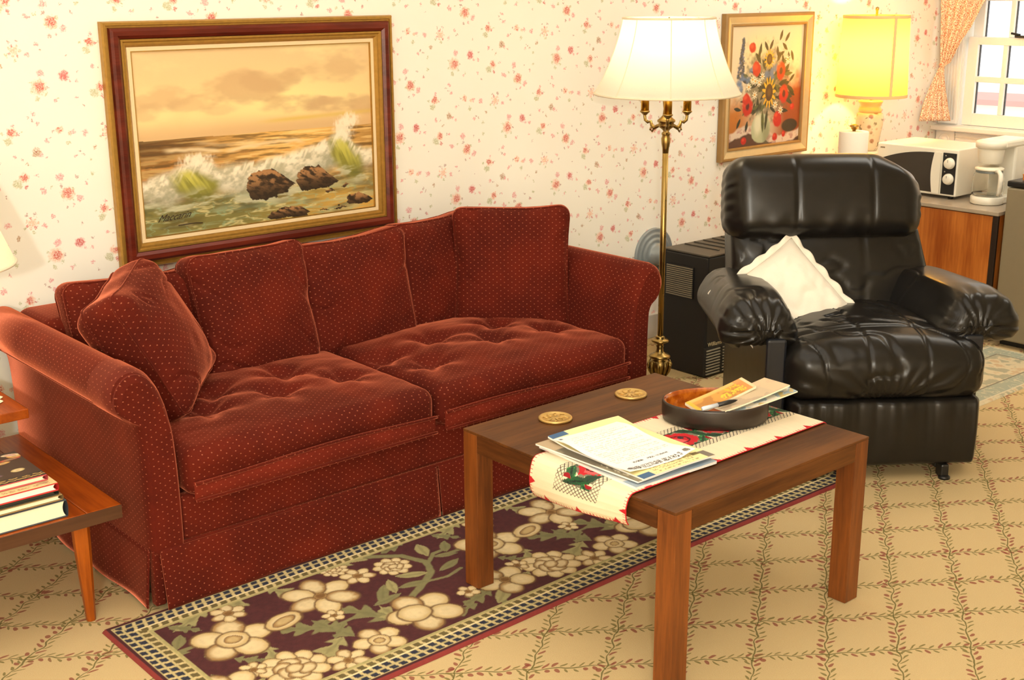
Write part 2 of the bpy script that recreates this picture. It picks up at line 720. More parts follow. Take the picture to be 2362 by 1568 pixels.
M['gold'] = brushed('gilt_sleeve', S(224, 170, 62), 0.32)
M['coaster_brass'] = plain('pale_brass', S(206, 172, 104), 0.38, metal=.75, grain=.08)
M['black_enamel'] = plain('black_enamel', S(20, 19, 19), 0.55, grain=.15)
M['black_top'] = plain('charcoal_top', S(74, 68, 58), 0.5, grain=.1)
M['vent_tan'] = plain('tan_louvre', S(128, 118, 98), 0.5)
M['vent_grey'] = plain('grey_louvre', S(150, 142, 122), 0.45)
M['zinc'] = plain('grey_zinc', S(150, 158, 160), 0.45, metal=0.2)
M['black_plastic'] = plain('black_plastic', S(24, 23, 22), 0.4)
M['white_plastic'] = plain('white_plastic', S(232, 226, 208), 0.35, grain=.02)
M['cream_plastic'] = plain('cream_plastic', S(232, 224, 200), 0.35, grain=.02)
M['dark_glass'] = plain('dark_door_glass', S(52, 44, 34), 0.15)
M['fridge_grey'] = plain('fridge_grey', S(132, 120, 96), 0.4, grain=.03)
M['laminate'] = plain('grey_laminate', S(166, 152, 132), 0.25, grain=.04)
M['paper_white'] = plain('paper_white', S(248, 246, 240), 0.8, grain=.02)
M['paper_cream'] = plain('page_edge', S(248, 242, 214), 0.8, grain=.05, scale=300)
M['linen_white'] = plain('white_cotton', S(246, 238, 222), 0.9, grain=.03, bump=.2, scale=250)
g_ = NG('window_glass')
g_.set(Roughness=0.0)
g_.p.inputs['Transmission Weight'].default_value = 1.0
g_.p.inputs['IOR'].default_value = 1.02
g_.base(g_.mix(g_.noise(g_.co(), 3, 1), (0.97, 0.98, 0.98), (1, 1, 1)))
M['glass'] = g_.m
g_ = NG('jug_glass')
g_.set(Roughness=0.02)
g_.p.inputs['Transmission Weight'].default_value = 1.0
g_.p.inputs['IOR'].default_value = 1.25
g_.base(g_.mix(g_.noise(g_.co(), 3, 1), (0.93, 0.93, 0.90), (.98, .98, .96)))
M['jug_glass'] = g_.m


def mk_shade(name, col, trans=0.6, pleat=0.0):
    g = NG(name)
    n = g.noise(g.co(), 180, 2)
    colr = g.mix(n, tuple(c * .95 for c in col), col)
    df = g.n.new('ShaderNodeBsdfDiffuse')
    tr = g.n.new('ShaderNodeBsdfTranslucent')
    mx = g.n.new('ShaderNodeMixShader')
    g.l.new(colr, df.inputs[0])
    g.l.new(colr, tr.inputs[0])
    mx.inputs[0].default_value = trans
    g.l.new(df.outputs[0], mx.inputs[1])
    g.l.new(tr.outputs[0], mx.inputs[2])
    outn = g.n['Material Output']
    g.l.new(mx.outputs[0], outn.inputs[0])
    return g.m


M['shade_ivory'] = mk_shade('shade_ivory', S(253, 248, 234), 0.55)
M['shade_yellow'] = mk_shade('shade_yellow', S(232, 206, 104), 0.6)
M['trim_ivory'] = plain('trim_ivory', S(240, 226, 198), 0.8)
M['print_cloth'] = painted('print_cloth', 0.9, 0.25, 500)
M['print_rug'] = painted('print_rug', 0.95, 0.5, 350)
M['print_paper'] = painted('print_paper', 0.55)
M['print_oil'] = painted('print_oil', 0.45, 0.15, 120)

# ------------------------------------------------------------------ the room
YW, XW, ZC = 3.95, 6.70, 2.45
X0, Y0 = -2.6, -2.6


def slab(name, c, s, mat):
    return struct(MB().box(c, s, 0).build(name, mat))


slab('floor', ((X0 + XW) / 2, (Y0 + YW) / 2, -0.05), (XW - X0 + .4, YW - Y0 + .4, 0.1), M['carpet'])
slab('ceiling', ((X0 + XW) / 2, (Y0 + YW) / 2, ZC + .05), (XW - X0 + .4, YW - Y0 + .4, 0.1), M['ceiling'])
slab('wall_back', ((X0 + XW) / 2, YW + .06, ZC / 2), (XW - X0 + .4, 0.12, ZC), M['wallpaper'])
slab('wall_left', (X0 - .06, (Y0 + YW) / 2, ZC / 2), (0.12, YW - Y0, ZC), M['wallpaper'])
slab('wall_front', ((X0 + XW) / 2, Y0 - .06, ZC / 2), (XW - X0 + .4, 0.12, ZC), M['wallpaper'])
WY0, WY1, WZ0, WZ1 = 3.165, 3.825, 0.835, 1.80       # window opening
m = MB()
m.box((XW + .08, (Y0 + WY0) / 2, ZC / 2), (0.16, WY0 - Y0, ZC), 0)
m.box((XW + .08, (WY1 + YW) / 2, ZC / 2), (0.16, YW - WY1, ZC), 0)
m.box((XW + .08, (WY0 + WY1) / 2, WZ0 / 2), (0.16, WY1 - WY0, WZ0), 0)
m.box((XW + .08, (WY0 + WY1) / 2, (WZ1 + ZC) / 2), (0.16, WY1 - WY0, ZC - WZ1), 0)
struct(m.build('wall_right', M['white_paint']))
bb = MB()
bb.box(((X0 + XW) / 2, YW - .009, 0.0575), (XW - X0, 0.018, 0.115), 0.004)
M['baseboard'] = plain('baseboard_paint', S(214, 212, 204), 0.5, grain=.03)
struct(bb.build('baseboard_back', M['baseboard']))

# window_1: casing, stool, apron, two sashes of panes
win = struct(MB().box((XW - .012, (WY0 + WY1) / 2, WZ1 + .06), (0.024, WY1 - WY0 + .24, 0.11), .004).build('window_1', M['white_paint']))
for yc in (WY1 + .0605, WY0 - .0605):
    m = MB().box((XW - .010, yc, (WZ0 + WZ1) / 2 + .004), (0.02, 0.115, WZ1 - WZ0 - .005), .003)
    for k in range(5):
        m.lathe([(0.0055, 0), (0.0055, WZ1 - WZ0 - .06)], 10, (XW - .020, yc - .036 + k * .018, WZ0 + .03))
    m.build('casing', M['white_paint'], win)
MB().box((XW - .03, (WY0 + WY1) / 2, WZ0 - .016), (0.10, WY1 - WY0 + .27, 0.028), .006).build('window_stool', M['white_paint'], win)
m = MB().box((XW - .010, (WY0 + WY1) / 2, WZ0 - .085), (0.02, WY1 - WY0, 0.108), .003)
for k in range(5):
    m.box((XW - .021, (WY0 + WY1) / 2, WZ0 - .046 - k * .019), (.008, WY1 - WY0, .009), .003)
m.build('apron', M['white_paint'], win)
for yc in (WY1 + .0605, WY0 - .0605):
    m = MB().box((XW - .014, yc, WZ0 - .086), (0.028, 0.116, 0.108), .004)
    rt = Matrix.Translation((XW - .028, yc, WZ0 - .086)) @ Matrix.Rotation(-PI / 2, 4, 'Y')
    m.lathe([(.036, 0), (.036, .004), (.030, .008), (.026, .004), (.016, .004), (.012, .009), (0.0, .010)], 28, mat=rt)
    m.build('rosette_block', M['white_paint'], win)
# lower sash stands proud of the upper one
PW, PH, MU = 0.148, 0.176, 0.026
ys = WY1 - .012


def sash(name, x, z_bot, z_top, bot, top, rows):
    o = None
    m = MB()
    m.box((x, ys - .030, (z_bot + z_top) / 2), (.035, .060, z_top - z_bot), .003)
    yr = ys - .06 - 3 * PW - 2 * MU - .03
    m.box((x, yr, (z_bot + z_top) / 2), (.035, .060, z_top - z_bot), .003)
    wid = 3 * PW + 2 * MU
    ym = ys - .06 - wid / 2
    m.box((x, ym, z_bot + bot / 2), (.035, wid, bot), .003)
    m.box((x, ym, z_top - top / 2), (.035, wid, top), .003)
    o = m.build(name, M['white_paint'], win)
    for k in range(2):
        MB().box((x, ys - .06 - PW * (k + 1) - MU * (k + .5), (z_bot + bot + z_top - top) / 2), (.026, MU, z_top - z_bot - bot - top), .003).build('muntin', M['white_paint'], o)
    hh = (z_top - z_bot - bot - top - (rows - 1) * .032) / rows
    for r in range(rows - 1):
        MB().box((x, ym, z_bot + bot + hh * (r + 1) + .032 * (r + .5)), (.024, wid, .032), .003).build('muntin', M['white_paint'], o)
    for r in range(rows):
        for k in range(3):
            yy = ys - .06 - PW * (k + .5) - MU * k
            zz = z_bot + bot + hh * (r + .5) + .032 * r
            MB().box((x + .004, yy, zz), (.003, PW + .008, hh + .008), 0).build('pane', M['glass'], o)
            g = MB()
            g.box((x + .012, yy + PW / 2 - .002, zz), (.012, .005, hh), 0)
            g.build('putty_line', M['dark_glass'], o)
    return o


lo = sash('lower_sash', XW + .03, .838, 1.325, .067, .042, 2)
up = sash('upper_sash', XW + .075, 1.285, 1.795, .040, .05, 2)
m = MB().box((XW + .015, ys - .06 - PW * 1.5 - MU, 1.333), (.05, .055, .012), .004)
m.tube([(XW + .0, ys - .06 - PW * 1.5 - MU, 1.342), (XW - .005, ys - .06 - PW * 1.5 - MU + .05, 1.350)], .006, 8)
m.build('sash_lock', M['black_plastic'], win)

# the neighbouring house seen through the panes
M['far_roof'] = plain('far_red_roof', S(214, 150, 140), 0.8, scale=3)
M['far_wall'] = plain('far_cream_wall', S(246, 238, 214), 0.9, scale=2)
hs = thing('neighbour_house', 'pale cream house with a low red roof edge seen through the window panes', 'house', (24.6, 13.4, -3.0), math.radians(9.5))
MB().box((3.0, -3.0, 1.1), (6.0, 14, 2.2), 0).build('wall', M['far_wall'], hs)
MB().box((.7, -3.0, 2.26), (1.9, 14.4, .11), .01).build('roof_edge', M['far_roof'], hs)

# ------------------------------------------------------------------ patterned curtain
g_ = NG('print_curtain')
oc = g_.co()
v1 = g_.vor(oc, 110)
v2 = g_.noise(oc, 170, 2, .6)
cc = g_.mix(g_.ss(v2, 0.46, 0.58), S(250, 236, 208), S(208, 136, 100))
cc = g_.mix(g_.ss(v1, 0.30, 0.16, 0, .7), cc, S(150, 130, 96))
g_.base(cc)
g_.set(Roughness=0.9)
M['curtain'] = g_.m
rows = [(1.80, 3.935, 3.30, 6.58, 6.58), (1.525, 3.930, 3.656, 6.58, 6.58), (1.386, 3.917, 3.7205, 6.58, 6.58), (1.306, 3.910, 3.775, 6.58, 6.58), (1.19, 3.900, 3.834, 6.585, 6.585),
        (1.163, 3.899, 3.874, 6.585, 6.585), (1.12, 3.915, 3.866, 6.57, 6.58), (1.026, 3.918, 3.842, 6.50, 6.58), (.95, 3.92, 3.822, 6.46, 6.58), (.868, 3.92, 3.797, 6.435, 6.58)]
zs = np.array([r[0] for r in rows])[::-1]
P = []
for z in np.concatenate([np.linspace(1.80, 1.19, 26), np.linspace(1.18, .868, 20)]):
    yl, yr, xl, xr = [np.interp(z, zs, np.array([r[k] for r in rows])[::-1]) for k in (1, 2, 3, 4)]
    row = []
    wd = abs(yl - yr)
    for t in np.linspace(0, 1, 50):
        fold = math.sin(t * 2 * PI * 5.5 + z * 1.5) * min(.018, .05 * wd + .004)
        row.append((xl + (xr - xl) * t + fold, yl + (yr - yl) * t, z))
    P.append(row)
cur = MB().grid(np.array(P)).build('curtain', M['curtain'])
sm = cur.modifiers.new('thick', 'SOLIDIFY')
sm.thickness = 0.002
cur.select_set(False)
ct = thing('tieback_curtain', 'small sprigged tieback curtain drawn aside at the window corner', 'curtain', (0, 0, 0))
cur.parent = ct
cur.name = 'curtain_cloth'
MB().lathe([(.012, 0), (.016, .006), (.018, .012), (.016, .018), (.012, .024)], 16, (6.585, 3.888, 1.163), sy=1.0).build('tieback', M['curtain'], ct)
MB().tube([(6.58, 3.945, 1.80), (6.58, 3.02, 1.80)], .009, 10).build('curtain_rod', M['white_paint'], ct)

# ------------------------------------------------------------------ seascape painting
def frame_ring(m, x0, x1, z0, z1, y, prof):
    """mitred frame, prof: list of (inset from outer edge, forward depth)"""
    P = []
    for ins, dep in prof:
        P.append([(x0 + ins, y - dep, z0 + ins), (x1 - ins, y - dep, z0 + ins), (x1 - ins, y - dep, z1 - ins), (x0 + ins, y - dep, z1 - ins)])
    return m.grid(np.array(P), smooth=False, closed_u=True)


M['frame_red'] = wood('frame_mahogany', S(74, 20, 12), S(122, 46, 28), 'x', 9, 0.3)
M['frame_gold'] = plain('frame_gilt', S(178, 136, 62), 0.33, metal=0.5, grain=.25, scale=60)
M['mat_linen'] = plain('cream_liner', S(240, 214, 168), 0.85, grain=.04, scale=200)
M['flower_frame'] = plain('pale_gilt_frame', S(198, 178, 134), 0.4, metal=0.15, grain=.10, scale=30)
M['flower_frame_dark'] = plain('ochre_frame_edge', S(160, 122, 66), 0.45, grain=.1, scale=30)

pa = thing('seascape_painting', 'large framed oil painting of waves breaking on rocks, hung above the red sofa', 'painting', (0, 0, 0))
fx0, fx1, fz0, fz1 = 1.708, 2.826, 0.715, 1.512
yb = YW - .002
frame_ring(MB(), fx0, fx1, fz0, fz1, yb, [(0, 0), (0, .022), (.004, .030), (.012, .030), (.014, .024), (.020, .024)]).build('outer_gilt', M['frame_gold'], pa)
frame_ring(MB(), fx0, fx1, fz0, fz1, yb, [(.018, .02), (.022, .036), (.030, .043), (.044, .042), (.054, .034), (.056, .02)]).build('mahogany_moulding', M['frame_red'], pa)
frame_ring(MB(), fx0, fx1, fz0, fz1, yb, [(.054, .02), (.056, .034), (.062, .034), (.066, .027), (.072, .027), (.080, .016), (.082, .012)]).build('inner_gilt', M['frame_gold'], pa)
frame_ring(MB(), fx0, fx1, fz0, fz1, yb, [(.080, .012), (.081, .017), (.094, .0165), (.0945, .010)]).build('liner', M['mat_linen'], pa)
frame_ring(MB(), fx0, fx1, fz0, fz1, yb, [(.0935, .0168), (.0965, .0172), (.097, .009)]).build('slip', M['frame_gold'], pa)
MB().box(((fx0 + fx1) / 2, yb - .003, (fz0 + fz1) / 2), (fx1 - fx0 - .03, .005, fz1 - fz0 - .03), 0).build('backing', M['frame_red'], pa)


def seascape(nu, nv):
    u, v = np.meshgrid(np.linspace(0, 1, nu), np.linspace(0, 1, nv))
    asp = 1.5
    img = np.zeros(u.shape + (3,))
    n1 = fbm(u * 4.5, v * 6, 5, 1)
    n2 = fbm(u * 9 + 3, v * 14, 4, 5)
    t = sst(v, 0, .5)
    img[:] = np.array(S(236, 202, 148)) * (1 - t[..., None]) + np.array(S(250, 218, 152)) * t[..., None]
    over(img, sst(n1, .50, .75) * .55 * (1 - .4 * t), S(255, 234, 168))
    glow = np.exp(-(((u - .62) / .3) ** 2 + ((v - .30) / .12) ** 2))
    over(img, glow * .7, S(255, 238, 164))
    for cx, cy, rx, ry, a in ((.42, .23, .15, .075, .75), (.55, .19, .10, .05, .6), (.64, .17, .05, .035, .5), (.84, .12, .12, .10, .55), (.09, .26, .11, .06, .55), (.22, .30, .10, .05, .5), (.06, .33, .09, .05, .5), (.32, .33, .08, .03, .4),
                             (.60, .335, .10, .045, .7), (.72, .33, .11, .05, .75), (.82, .34, .12, .05, .75), (.91, .31, .03, .03, .6), (.97, .36, .08, .06, .75)):
        dd = ((u - cx) / rx) ** 2 + ((v - cy) / ry) ** 2 + (n2 - .5) * 3.0 + (n1 - .5) * 2.5
        over(img, sst(dd, 1.5, .1) * a, S(208, 170, 122))
    over(img, sst(v, .34, .47) * .68, S(208, 162, 116))
    over(img, np.exp(-((v - .415 + .03 * (u - .7)) / .012) ** 2) * sst(u, .45, .6) * (.5 + .5 * n2), S(226, 190, 96))
    hz = .487 - 0.012 * (1 - u)
    sea = v > hz
    q = np.clip((v - hz) / (1 - hz), 0, 1)
    rip = fbm(u * 9 + 2 * v, v * 75 / (0.5 + q), 4, 9)
    rip2 = fbm(u * 22 + 3 * v, v * 130 / (.5 + q), 3, 21)
    sc = np.zeros_like(img)
    sc[:] = S(150, 104, 48)
    lit = np.exp(-((u - .66) / .34) ** 2) * (1 - .6 * q)
    over(sc, lit * .9, S(250, 196, 108))
    over(sc, sst(rip, .52, .68) * (.35 + .5 * lit), S(250, 214, 140))
    over(sc, sst(rip, .47, .33) * .7, S(96, 70, 34))
    over(sc, sst(u, .35, 0) * sst(q, .35, 0) * .8, S(84, 58, 30))
    over(sc, sst(rip2, .6, .75) * sst(q, .1, .3) * .6, S(214, 150, 80))
    # foreground water
    fg = sst(v, .74, .86)
    fgc = np.zeros_like(img)
    fgc[:] = S(132, 124, 66)
    over(fgc, sst(u, .35, .95) * sst(v, .78, .92) * .9, S(222, 174, 84))
    over(fgc, sst(fbm(u * 6 + 1, v * 40, 3, 57), .5, .7) * .5, S(176, 190, 150))
    web = np.abs(fbm(u * 8 + v * 3, v * 24, 4, 31) - .5)
    over(fgc, sst(web, .055, .0) * .85, S(214, 200, 140))
    web2 = np.abs(fbm(u * 15 - v * 4, v * 36, 3, 41) - .5)
    over(fgc, sst(web2, .05, .0) * .55, S(150, 178, 140))
    over(fgc, sst(fbm(u * 7, v * 26, 3, 55), .55, .75) * .6, S(92, 76, 36))
    sc = sc * (1 - fg[..., None]) + fgc * fg[..., None]
    img = np.where(sea[..., None], sc, img)
    # distant foam lines
    for y0, a, b, am in ((.545, .08, .34, .8), (.555, .33, .70, .7), (.52, .2, .5, .3)):
        ln = y0 + .012 * np.sin(u * 14 + y0 * 40) + (fbm(u * 14, v * 4, 3, 61) - .5) * .03
        over(img, np.exp(-((v - ln) / .011) ** 2) * sst(u, a, a + .05) * sst(u, b, b - .05) * am, S(238, 214, 168))
    # breaking ridge
    cu = [0, .10, .22, .33, .44, .55, .70, .80, .86, .92, 1.0]
    cv = [.70, .66, .60, .65, .645, .635, .595, .545, .50, .61, .64]
    bv = [.82, .86, .80, .83, .86, .84, .80, .76, .73, .78, .74]
    top = np.interp(u, cu, cv) + (fbm(u * 26, v * 9, 3, 71) - .5) * .035
    bot = np.interp(u, cu, bv) + (fbm(u * 18, v * 7, 3, 81) - .5) * .05
    foam = sst(v, top - .020, top + .030) * sst(v, bot + .03, bot - .07)
    fo = .6 * fbm(u * 22 - v * 8, v * 26 + u * 6, 4, 91) + .4 * fbm(u * 70 + v * 20, v * 60, 3, 93)
    fc = np.zeros_like(img)
    fc[:] = S(190, 182, 150)
    over(fc, sst(fo, .34, .68), S(250, 238, 210))
    over(fc, sst(v - top, .03, .17) * .55, S(136, 140, 116))
    a = foam[..., None]
    img = img * (1 - a) + fc * a
    # green hollow faces under the crests
    for cx, cy, rx, ry, sh in ((.205, .735, .10, .105, .45), (.875, .675, .075, .15, .30)):
        uu = (u - cx) - (v - cy) * sh
        vv = v - cy
        e = (uu / rx) ** 2 + (vv / ry) ** 2 + (n2 - .5) * .9
        st = fbm(uu * 46 + 3, vv * 5 + uu * 10, 3, 101)
        gc = np.zeros_like(img)
        gc[:] = S(142, 138, 44)
        over(gc, sst(st, .40, .66) * sst(vv / ry, .9, -.6), S(204, 196, 84))
        over(gc, sst(vv / ry, .0, .95) * .75, S(104, 104, 52))
        over(gc, sst(-uu / rx, .2, 1.0) * .5, S(126, 120, 60))
        mm = (sst(e, 1.25, .35) * .95)[..., None]
        img = img * (1 - mm) + gc * mm
    # curtains of foam falling over the hollows, and wash in front of them
    fal = fbm(u * 60 + v * 22, v * 7 - u * 3, 3, 141)
    lip = np.interp(u, cu, cv)
    over(img, sst(fal, .46, .66) * sst(v - lip, .10, .0) * sst(v - lip, -.012, .012) * .9, S(250, 238, 208))
    wash = fbm(u * 12 + v * 6, v * 30, 4, 151)
    wl = np.interp(u, cu, bv)
    over(img, sst(wash, .50, .66) * np.exp(-((v - wl - .015) / .045) ** 2) * .75, S(206, 204, 170))
    over(img, sst(wash, .50, .36) * np.exp(-((v - wl - .03) / .05) ** 2) * .5, S(86, 86, 54))
    # splash plumes
    for cx, cy, rx, ry in ((.865, .50, .055, .085), (.22, .605, .08, .045), (.90, .45, .05, .05)):
        sp = (.5 * fbm(u * 60, v * 24, 3, 111) + .5 * fbm(u * 150, v * 60, 2, 113)) * np.exp(-(((u - cx) / rx) ** 2 + ((v - cy) / ry) ** 2))
        over(img, sst(sp, .12, .5) * .9, S(250, 236, 206))
    # rocks
    rocks = [[(.418, .80), (.425, .74), (.45, .71), (.535, .695), (.575, .735), (.635, .80), (.59, .855), (.50, .875), (.44, .865)],
             [(.632, .775), (.655, .74), (.69, .71), (.745, .705), (.785, .76), (.835, .815), (.80, .845), (.70, .85), (.655, .84)],
             [(.505, .985), (.525, .955), (.60, .925), (.655, .94), (.70, .985), (.66, 1.0), (.52, 1.0)],
             [(.862, .945), (.885, .91), (.93, .90), (.972, .925), (.998, .955), (.97, .975), (.88, .965)],
             [(.765, .865), (.80, .855), (.815, .87), (.78, .878)], [(.84, .845), (.865, .83), (.89, .845), (.86, .86)], [(.80, .975), (.84, .965), (.87, .975), (.82, .985)], [(.735, .985), (.765, .97), (.785, .985)]]
    jit = (fbm(u * 40, v * 40, 3, 121) - .5)
    for rk in rocks:
        mk = inpoly(u + jit * .022, v + jit * .03, rk)
        if not mk.any():
            continue
        vv = np.array([p[1] for p in rk])
        hh = (v - vv.min()) / (vv.max() - vv.min())
        tx = fbm(u * 30 + v * 26, v * 60 - u * 44, 4, 131)
        rc = np.zeros_like(img)
        rc[:] = S(84, 62, 40)
        over(rc, sst(tx, .48, .62) * sst(hh, .75, .15), S(176, 128, 82))
        over(rc, sst(tx, .5, .36) * .8, S(44, 32, 22))
        over(rc, sst(hh, .55, 1.0) * .75, S(40, 30, 20))
        img = np.where(mk[..., None], rc, img)
    return img


nu, nv = 456, 304
col = seascape(nu, nv)
ix0, ix1, iz0, iz1 = fx0 + .0965, fx1 - .0965, fz0 + .0965, fz1 - .0965
uu, vv = np.meshgrid(np.linspace(ix0, ix1, nu), np.linspace(iz1, iz0, nv))
printed('canvas', np.stack([uu, np.full(uu.shape, yb - .0095), vv], -1), col, M['print_oil'], pa)
M['ink'] = plain('dark_ink', S(54, 36, 18), 0.6)
tm = Matrix.Translation((1.850, yb - .0103, .856)) @ Matrix.Rotation(PI / 2, 4, 'X') @ Matrix.Rotation(math.radians(3), 4, 'Z')
text_mesh('signature', 'Maccarin', .033, M['ink'], pa, tm, 0.0003, .8)
MB().tube([(1.925, yb - .0104, .838), (1.99, yb - .0104, .839), (2.015, yb - .0104, .836)], .0016, 5).build('signature_stroke', M['ink'], pa)

# ------------------------------------------------------------------ flower painting
fp = thing('flower_painting', 'framed painting of sunflowers and red poppies in a pale green vase', 'painting', (0, 0, 0))
gx0, gx1, gz0, gz1 = 4.735, 5.414, 0.79, 1.482
frame_ring(MB(), gx0, gx1, gz0, gz1, yb, [(0, 0), (0, .026), (.006, .032), (.016, .032)]).build('outer_edge', M['flower_frame_dark'], fp)
frame_ring(MB(), gx0, gx1, gz0, gz1, yb, [(.016, .032), (.022, .030), (.042, .022), (.048, .022)]).build('moulding', M['flower_frame'], fp)
frame_ring(MB(), gx0, gx1, gz0, gz1, yb, [(.048, .022), (.050, .025), (.056, .025), (.060, .018), (.061, .01)]).build('inner_edge', M['flower_frame_dark'], fp)
MB().box(((gx0 + gx1) / 2, yb - .003, (gz0 + gz1) / 2), (gx1 - gx0 - .03, .005, gz1 - gz0 - .03), 0).build('backing', M['flower_frame_dark'], fp)


def flowers(n):
    u, v = np.meshgrid(np.linspace(0, 1, n), np.linspace(0, 1, n))
    nz = fbm(u * 7, v * 7, 4, 3)
    nf = fbm(u * 30, v * 30, 3, 8)
    img = np.zeros(u.shape + (3,))
    img[:] = S(222, 208, 178)
    over(img, sst(v + (nz - .5) * .3, .35, .6) * sst(u, .55, .8), S(150, 66, 30))
    over(img, sst(v + (nz - .5) * .2, .55, .75) * sst(u, .45, .1), S(196, 120, 40))
    over(img, sst(v, .5, .9) * .4, S(150, 84, 34))
    over(img, np.exp(-(((u - .35) / .2) ** 2 + ((v - .22) / .16) ** 2)) * .6, S(240, 222, 150))
    ed = v + .05 * np.sin(u * 6) + (nz - .5) * .08
    over(img, sst(ed, .875, .90), S(214, 196, 176))
    over(img, sst(nf, .5, .65) * sst(ed, .88, .92) * .7, S(170, 120, 110))
    over(img, sst(ed, .95, .965), S(90, 62, 48))
    over(img, sst(((u - .86) / .12) ** 2 + ((v - .86) / .06) ** 2, 1.1, .7), S(50, 42, 30))

    def el(cx, cy, rx, ry, c, a=1.0, soft=.25, wob=.5):
        e = np.sqrt(((u - cx) / rx) ** 2 + ((v - cy) / ry) ** 2) + (nf - .5) * wob
        over(img, sst(e, 1 + soft, 1 - soft) * a, c)

    def leaf(cx, cy, L, w, ang, c):
        du, dv = u - cx, v - cy
        p = du * math.cos(ang) + dv * math.sin(ang)
        q = -du * math.sin(ang) + dv * math.cos(ang)
        e = np.abs(q) / (w * np.clip(1 - (p / L) ** 2, 1e-4, 1)) + (nf - .5) * .4
        over(img, sst(e, 1.1, .8) * (np.abs(p) < L), c)
    G1, G2, G3 = S(58, 62, 40), S(84, 92, 54), S(40, 46, 36)
    el(.50, .50, .30, .27, S(84, 84, 60), .8, .5, 1.2)
    rnd = random.Random(4)
    for k in range(90):
        a = rnd.uniform(0, 2 * PI)
        r = rnd.uniform(.02, .36)
        leaf(.50 + r * math.cos(a), .50 + r * .95 * math.sin(a), rnd.uniform(.04, .075), rnd.uniform(.012, .024), a + rnd.uniform(-.6, .6), (G1, G2, G3)[k % 3])
    for lx, ly, an in ((.68, .085, -1.2), (.77, .10, -.9), (.74, .18, .7), (.64, .22, 1.4), (.69, .24, -.4), (.72, .29, 1.3), (.48, .17, 1.0), (.55, .16, -1.1), (.80, .27, 1.4), (.85, .26, 1.2), (.86, .45, -.7), (.87, .58, .5), (.12, .68, .2), (.14, .80, 2.1), (.25, .83, 1.8), (.50, .80, 1.4)):
        leaf(lx, ly, .05, .018, an, G3)
    el(.45, .86, .135, .125, S(176, 184, 148), 1, .06, .12)
    el(.405, .82, .05, .09, S(222, 222, 196), .8, .5, .3)
    el(.53, .90, .05, .09, S(120, 126, 96), .6, .5, .3)
    leaf(.47, .80, .10, .022, 1.5, G2)
    leaf(.52, .79, .09, .02, 1.7, G1)
    for k in range(150):
        q_ = (k / 150.0) ** .8
        el(.165 + rnd.uniform(-1, 1) * (.006 + .040 * q_) - .02 * q_, .10 + q_ * .33, rnd.uniform(.008, .016), rnd.uniform(.007, .013), (S(62, 78, 110), S(44, 52, 54), S(86, 104, 140), S(50, 62, 48))[k % 4], .8, .5, 1.0)
    for bx, by in ((.17, .42), (.15, .50), (.57, .39), (.58, .43), (.50, .40), (.24, .45), (.13, .46), (.30, .36), (.61, .36)):
        el(bx, by, .030, .030, S(92, 122, 160), .8, .6, 1.3)
    for cx, cy, r, kx in ((.29, .175, .045, 1), (.355, .355, .062, .9), (.70, .385, .075, .8), (.755, .58, .075, .85), (.255, .66, .085, .8), (.235, .60, .05, 1), (.68, .80, .062, 1), (.885, .70, .028, 1), (.655, .945, .035, 1), (.78, .93, .026, 1), (.22, .95, .03, 1.2), (.67, .77, .04, 1)):
        el(cx, cy, r * kx, r, S(190, 34, 24), 1, .18, .35)
        el(cx - r * .3, cy - r * .3, r * .5, r * .4, S(226, 84, 54), .7, .6, .5)
        if r > .07:
            el(cx, cy, r * .3, r * .42, S(60, 20, 20), .9, .3)
    for cx, cy, R, sq in ((.53, .28, .085, .85), (.545, .56, .135, .72)):
        th = np.arctan2((v - cy), (u - cx) / sq)
        rr = np.hypot((u - cx) / sq, v - cy)
        pet = R * (.78 + .24 * np.cos(th * 13 + .6))
        over(img, sst(rr / pet + (nf - .5) * .2, 1.05, .92), S(226, 170, 40))
        over(img, sst(rr / (pet * .8) + (nf - .5) * .5, 1.0, .7) * .5, S(240, 200, 84))
        over(img, sst(rr / (R * .56), 1.05, .9), S(70, 48, 28))
        over(img, sst(rr / (R * .3), 1.1, .6) * .6, S(110, 80, 40))
    for cx, cy in ((.345, .455), (.44, .42), (.26, .50), (.345, .57), (.64, .67), (.72, .72), (.79, .29), (.40, .47), (.31, .44)):
        th = np.arctan2(v - cy, u - cx)
        rr = np.hypot(u - cx, v - cy)
        pet = .038 * (.66 + .36 * np.cos(th * 8))
        over(img, sst(rr / pet, 1.05, .85), S(240, 232, 206))
        over(img, sst(rr / .011, 1.1, .8), S(206, 150, 50))
    return img


n = 240
jx0, jx1, jz0, jz1 = gx0 + .060, gx1 - .060, gz0 + .060, gz1 - .060
uu, vv = np.meshgrid(np.linspace(jx0, jx1, n), np.linspace(jz1, jz0, n))
printed('canvas', np.stack([uu, np.full(uu.shape, yb - .012), vv], -1), flowers(n), M['print_oil'], fp)

# ------------------------------------------------------------------ runner rug under the coffee table
RX0, RX1, RY0, RY1 = 1.135, 3.50, 2.262, 2.940
REP = 0.862


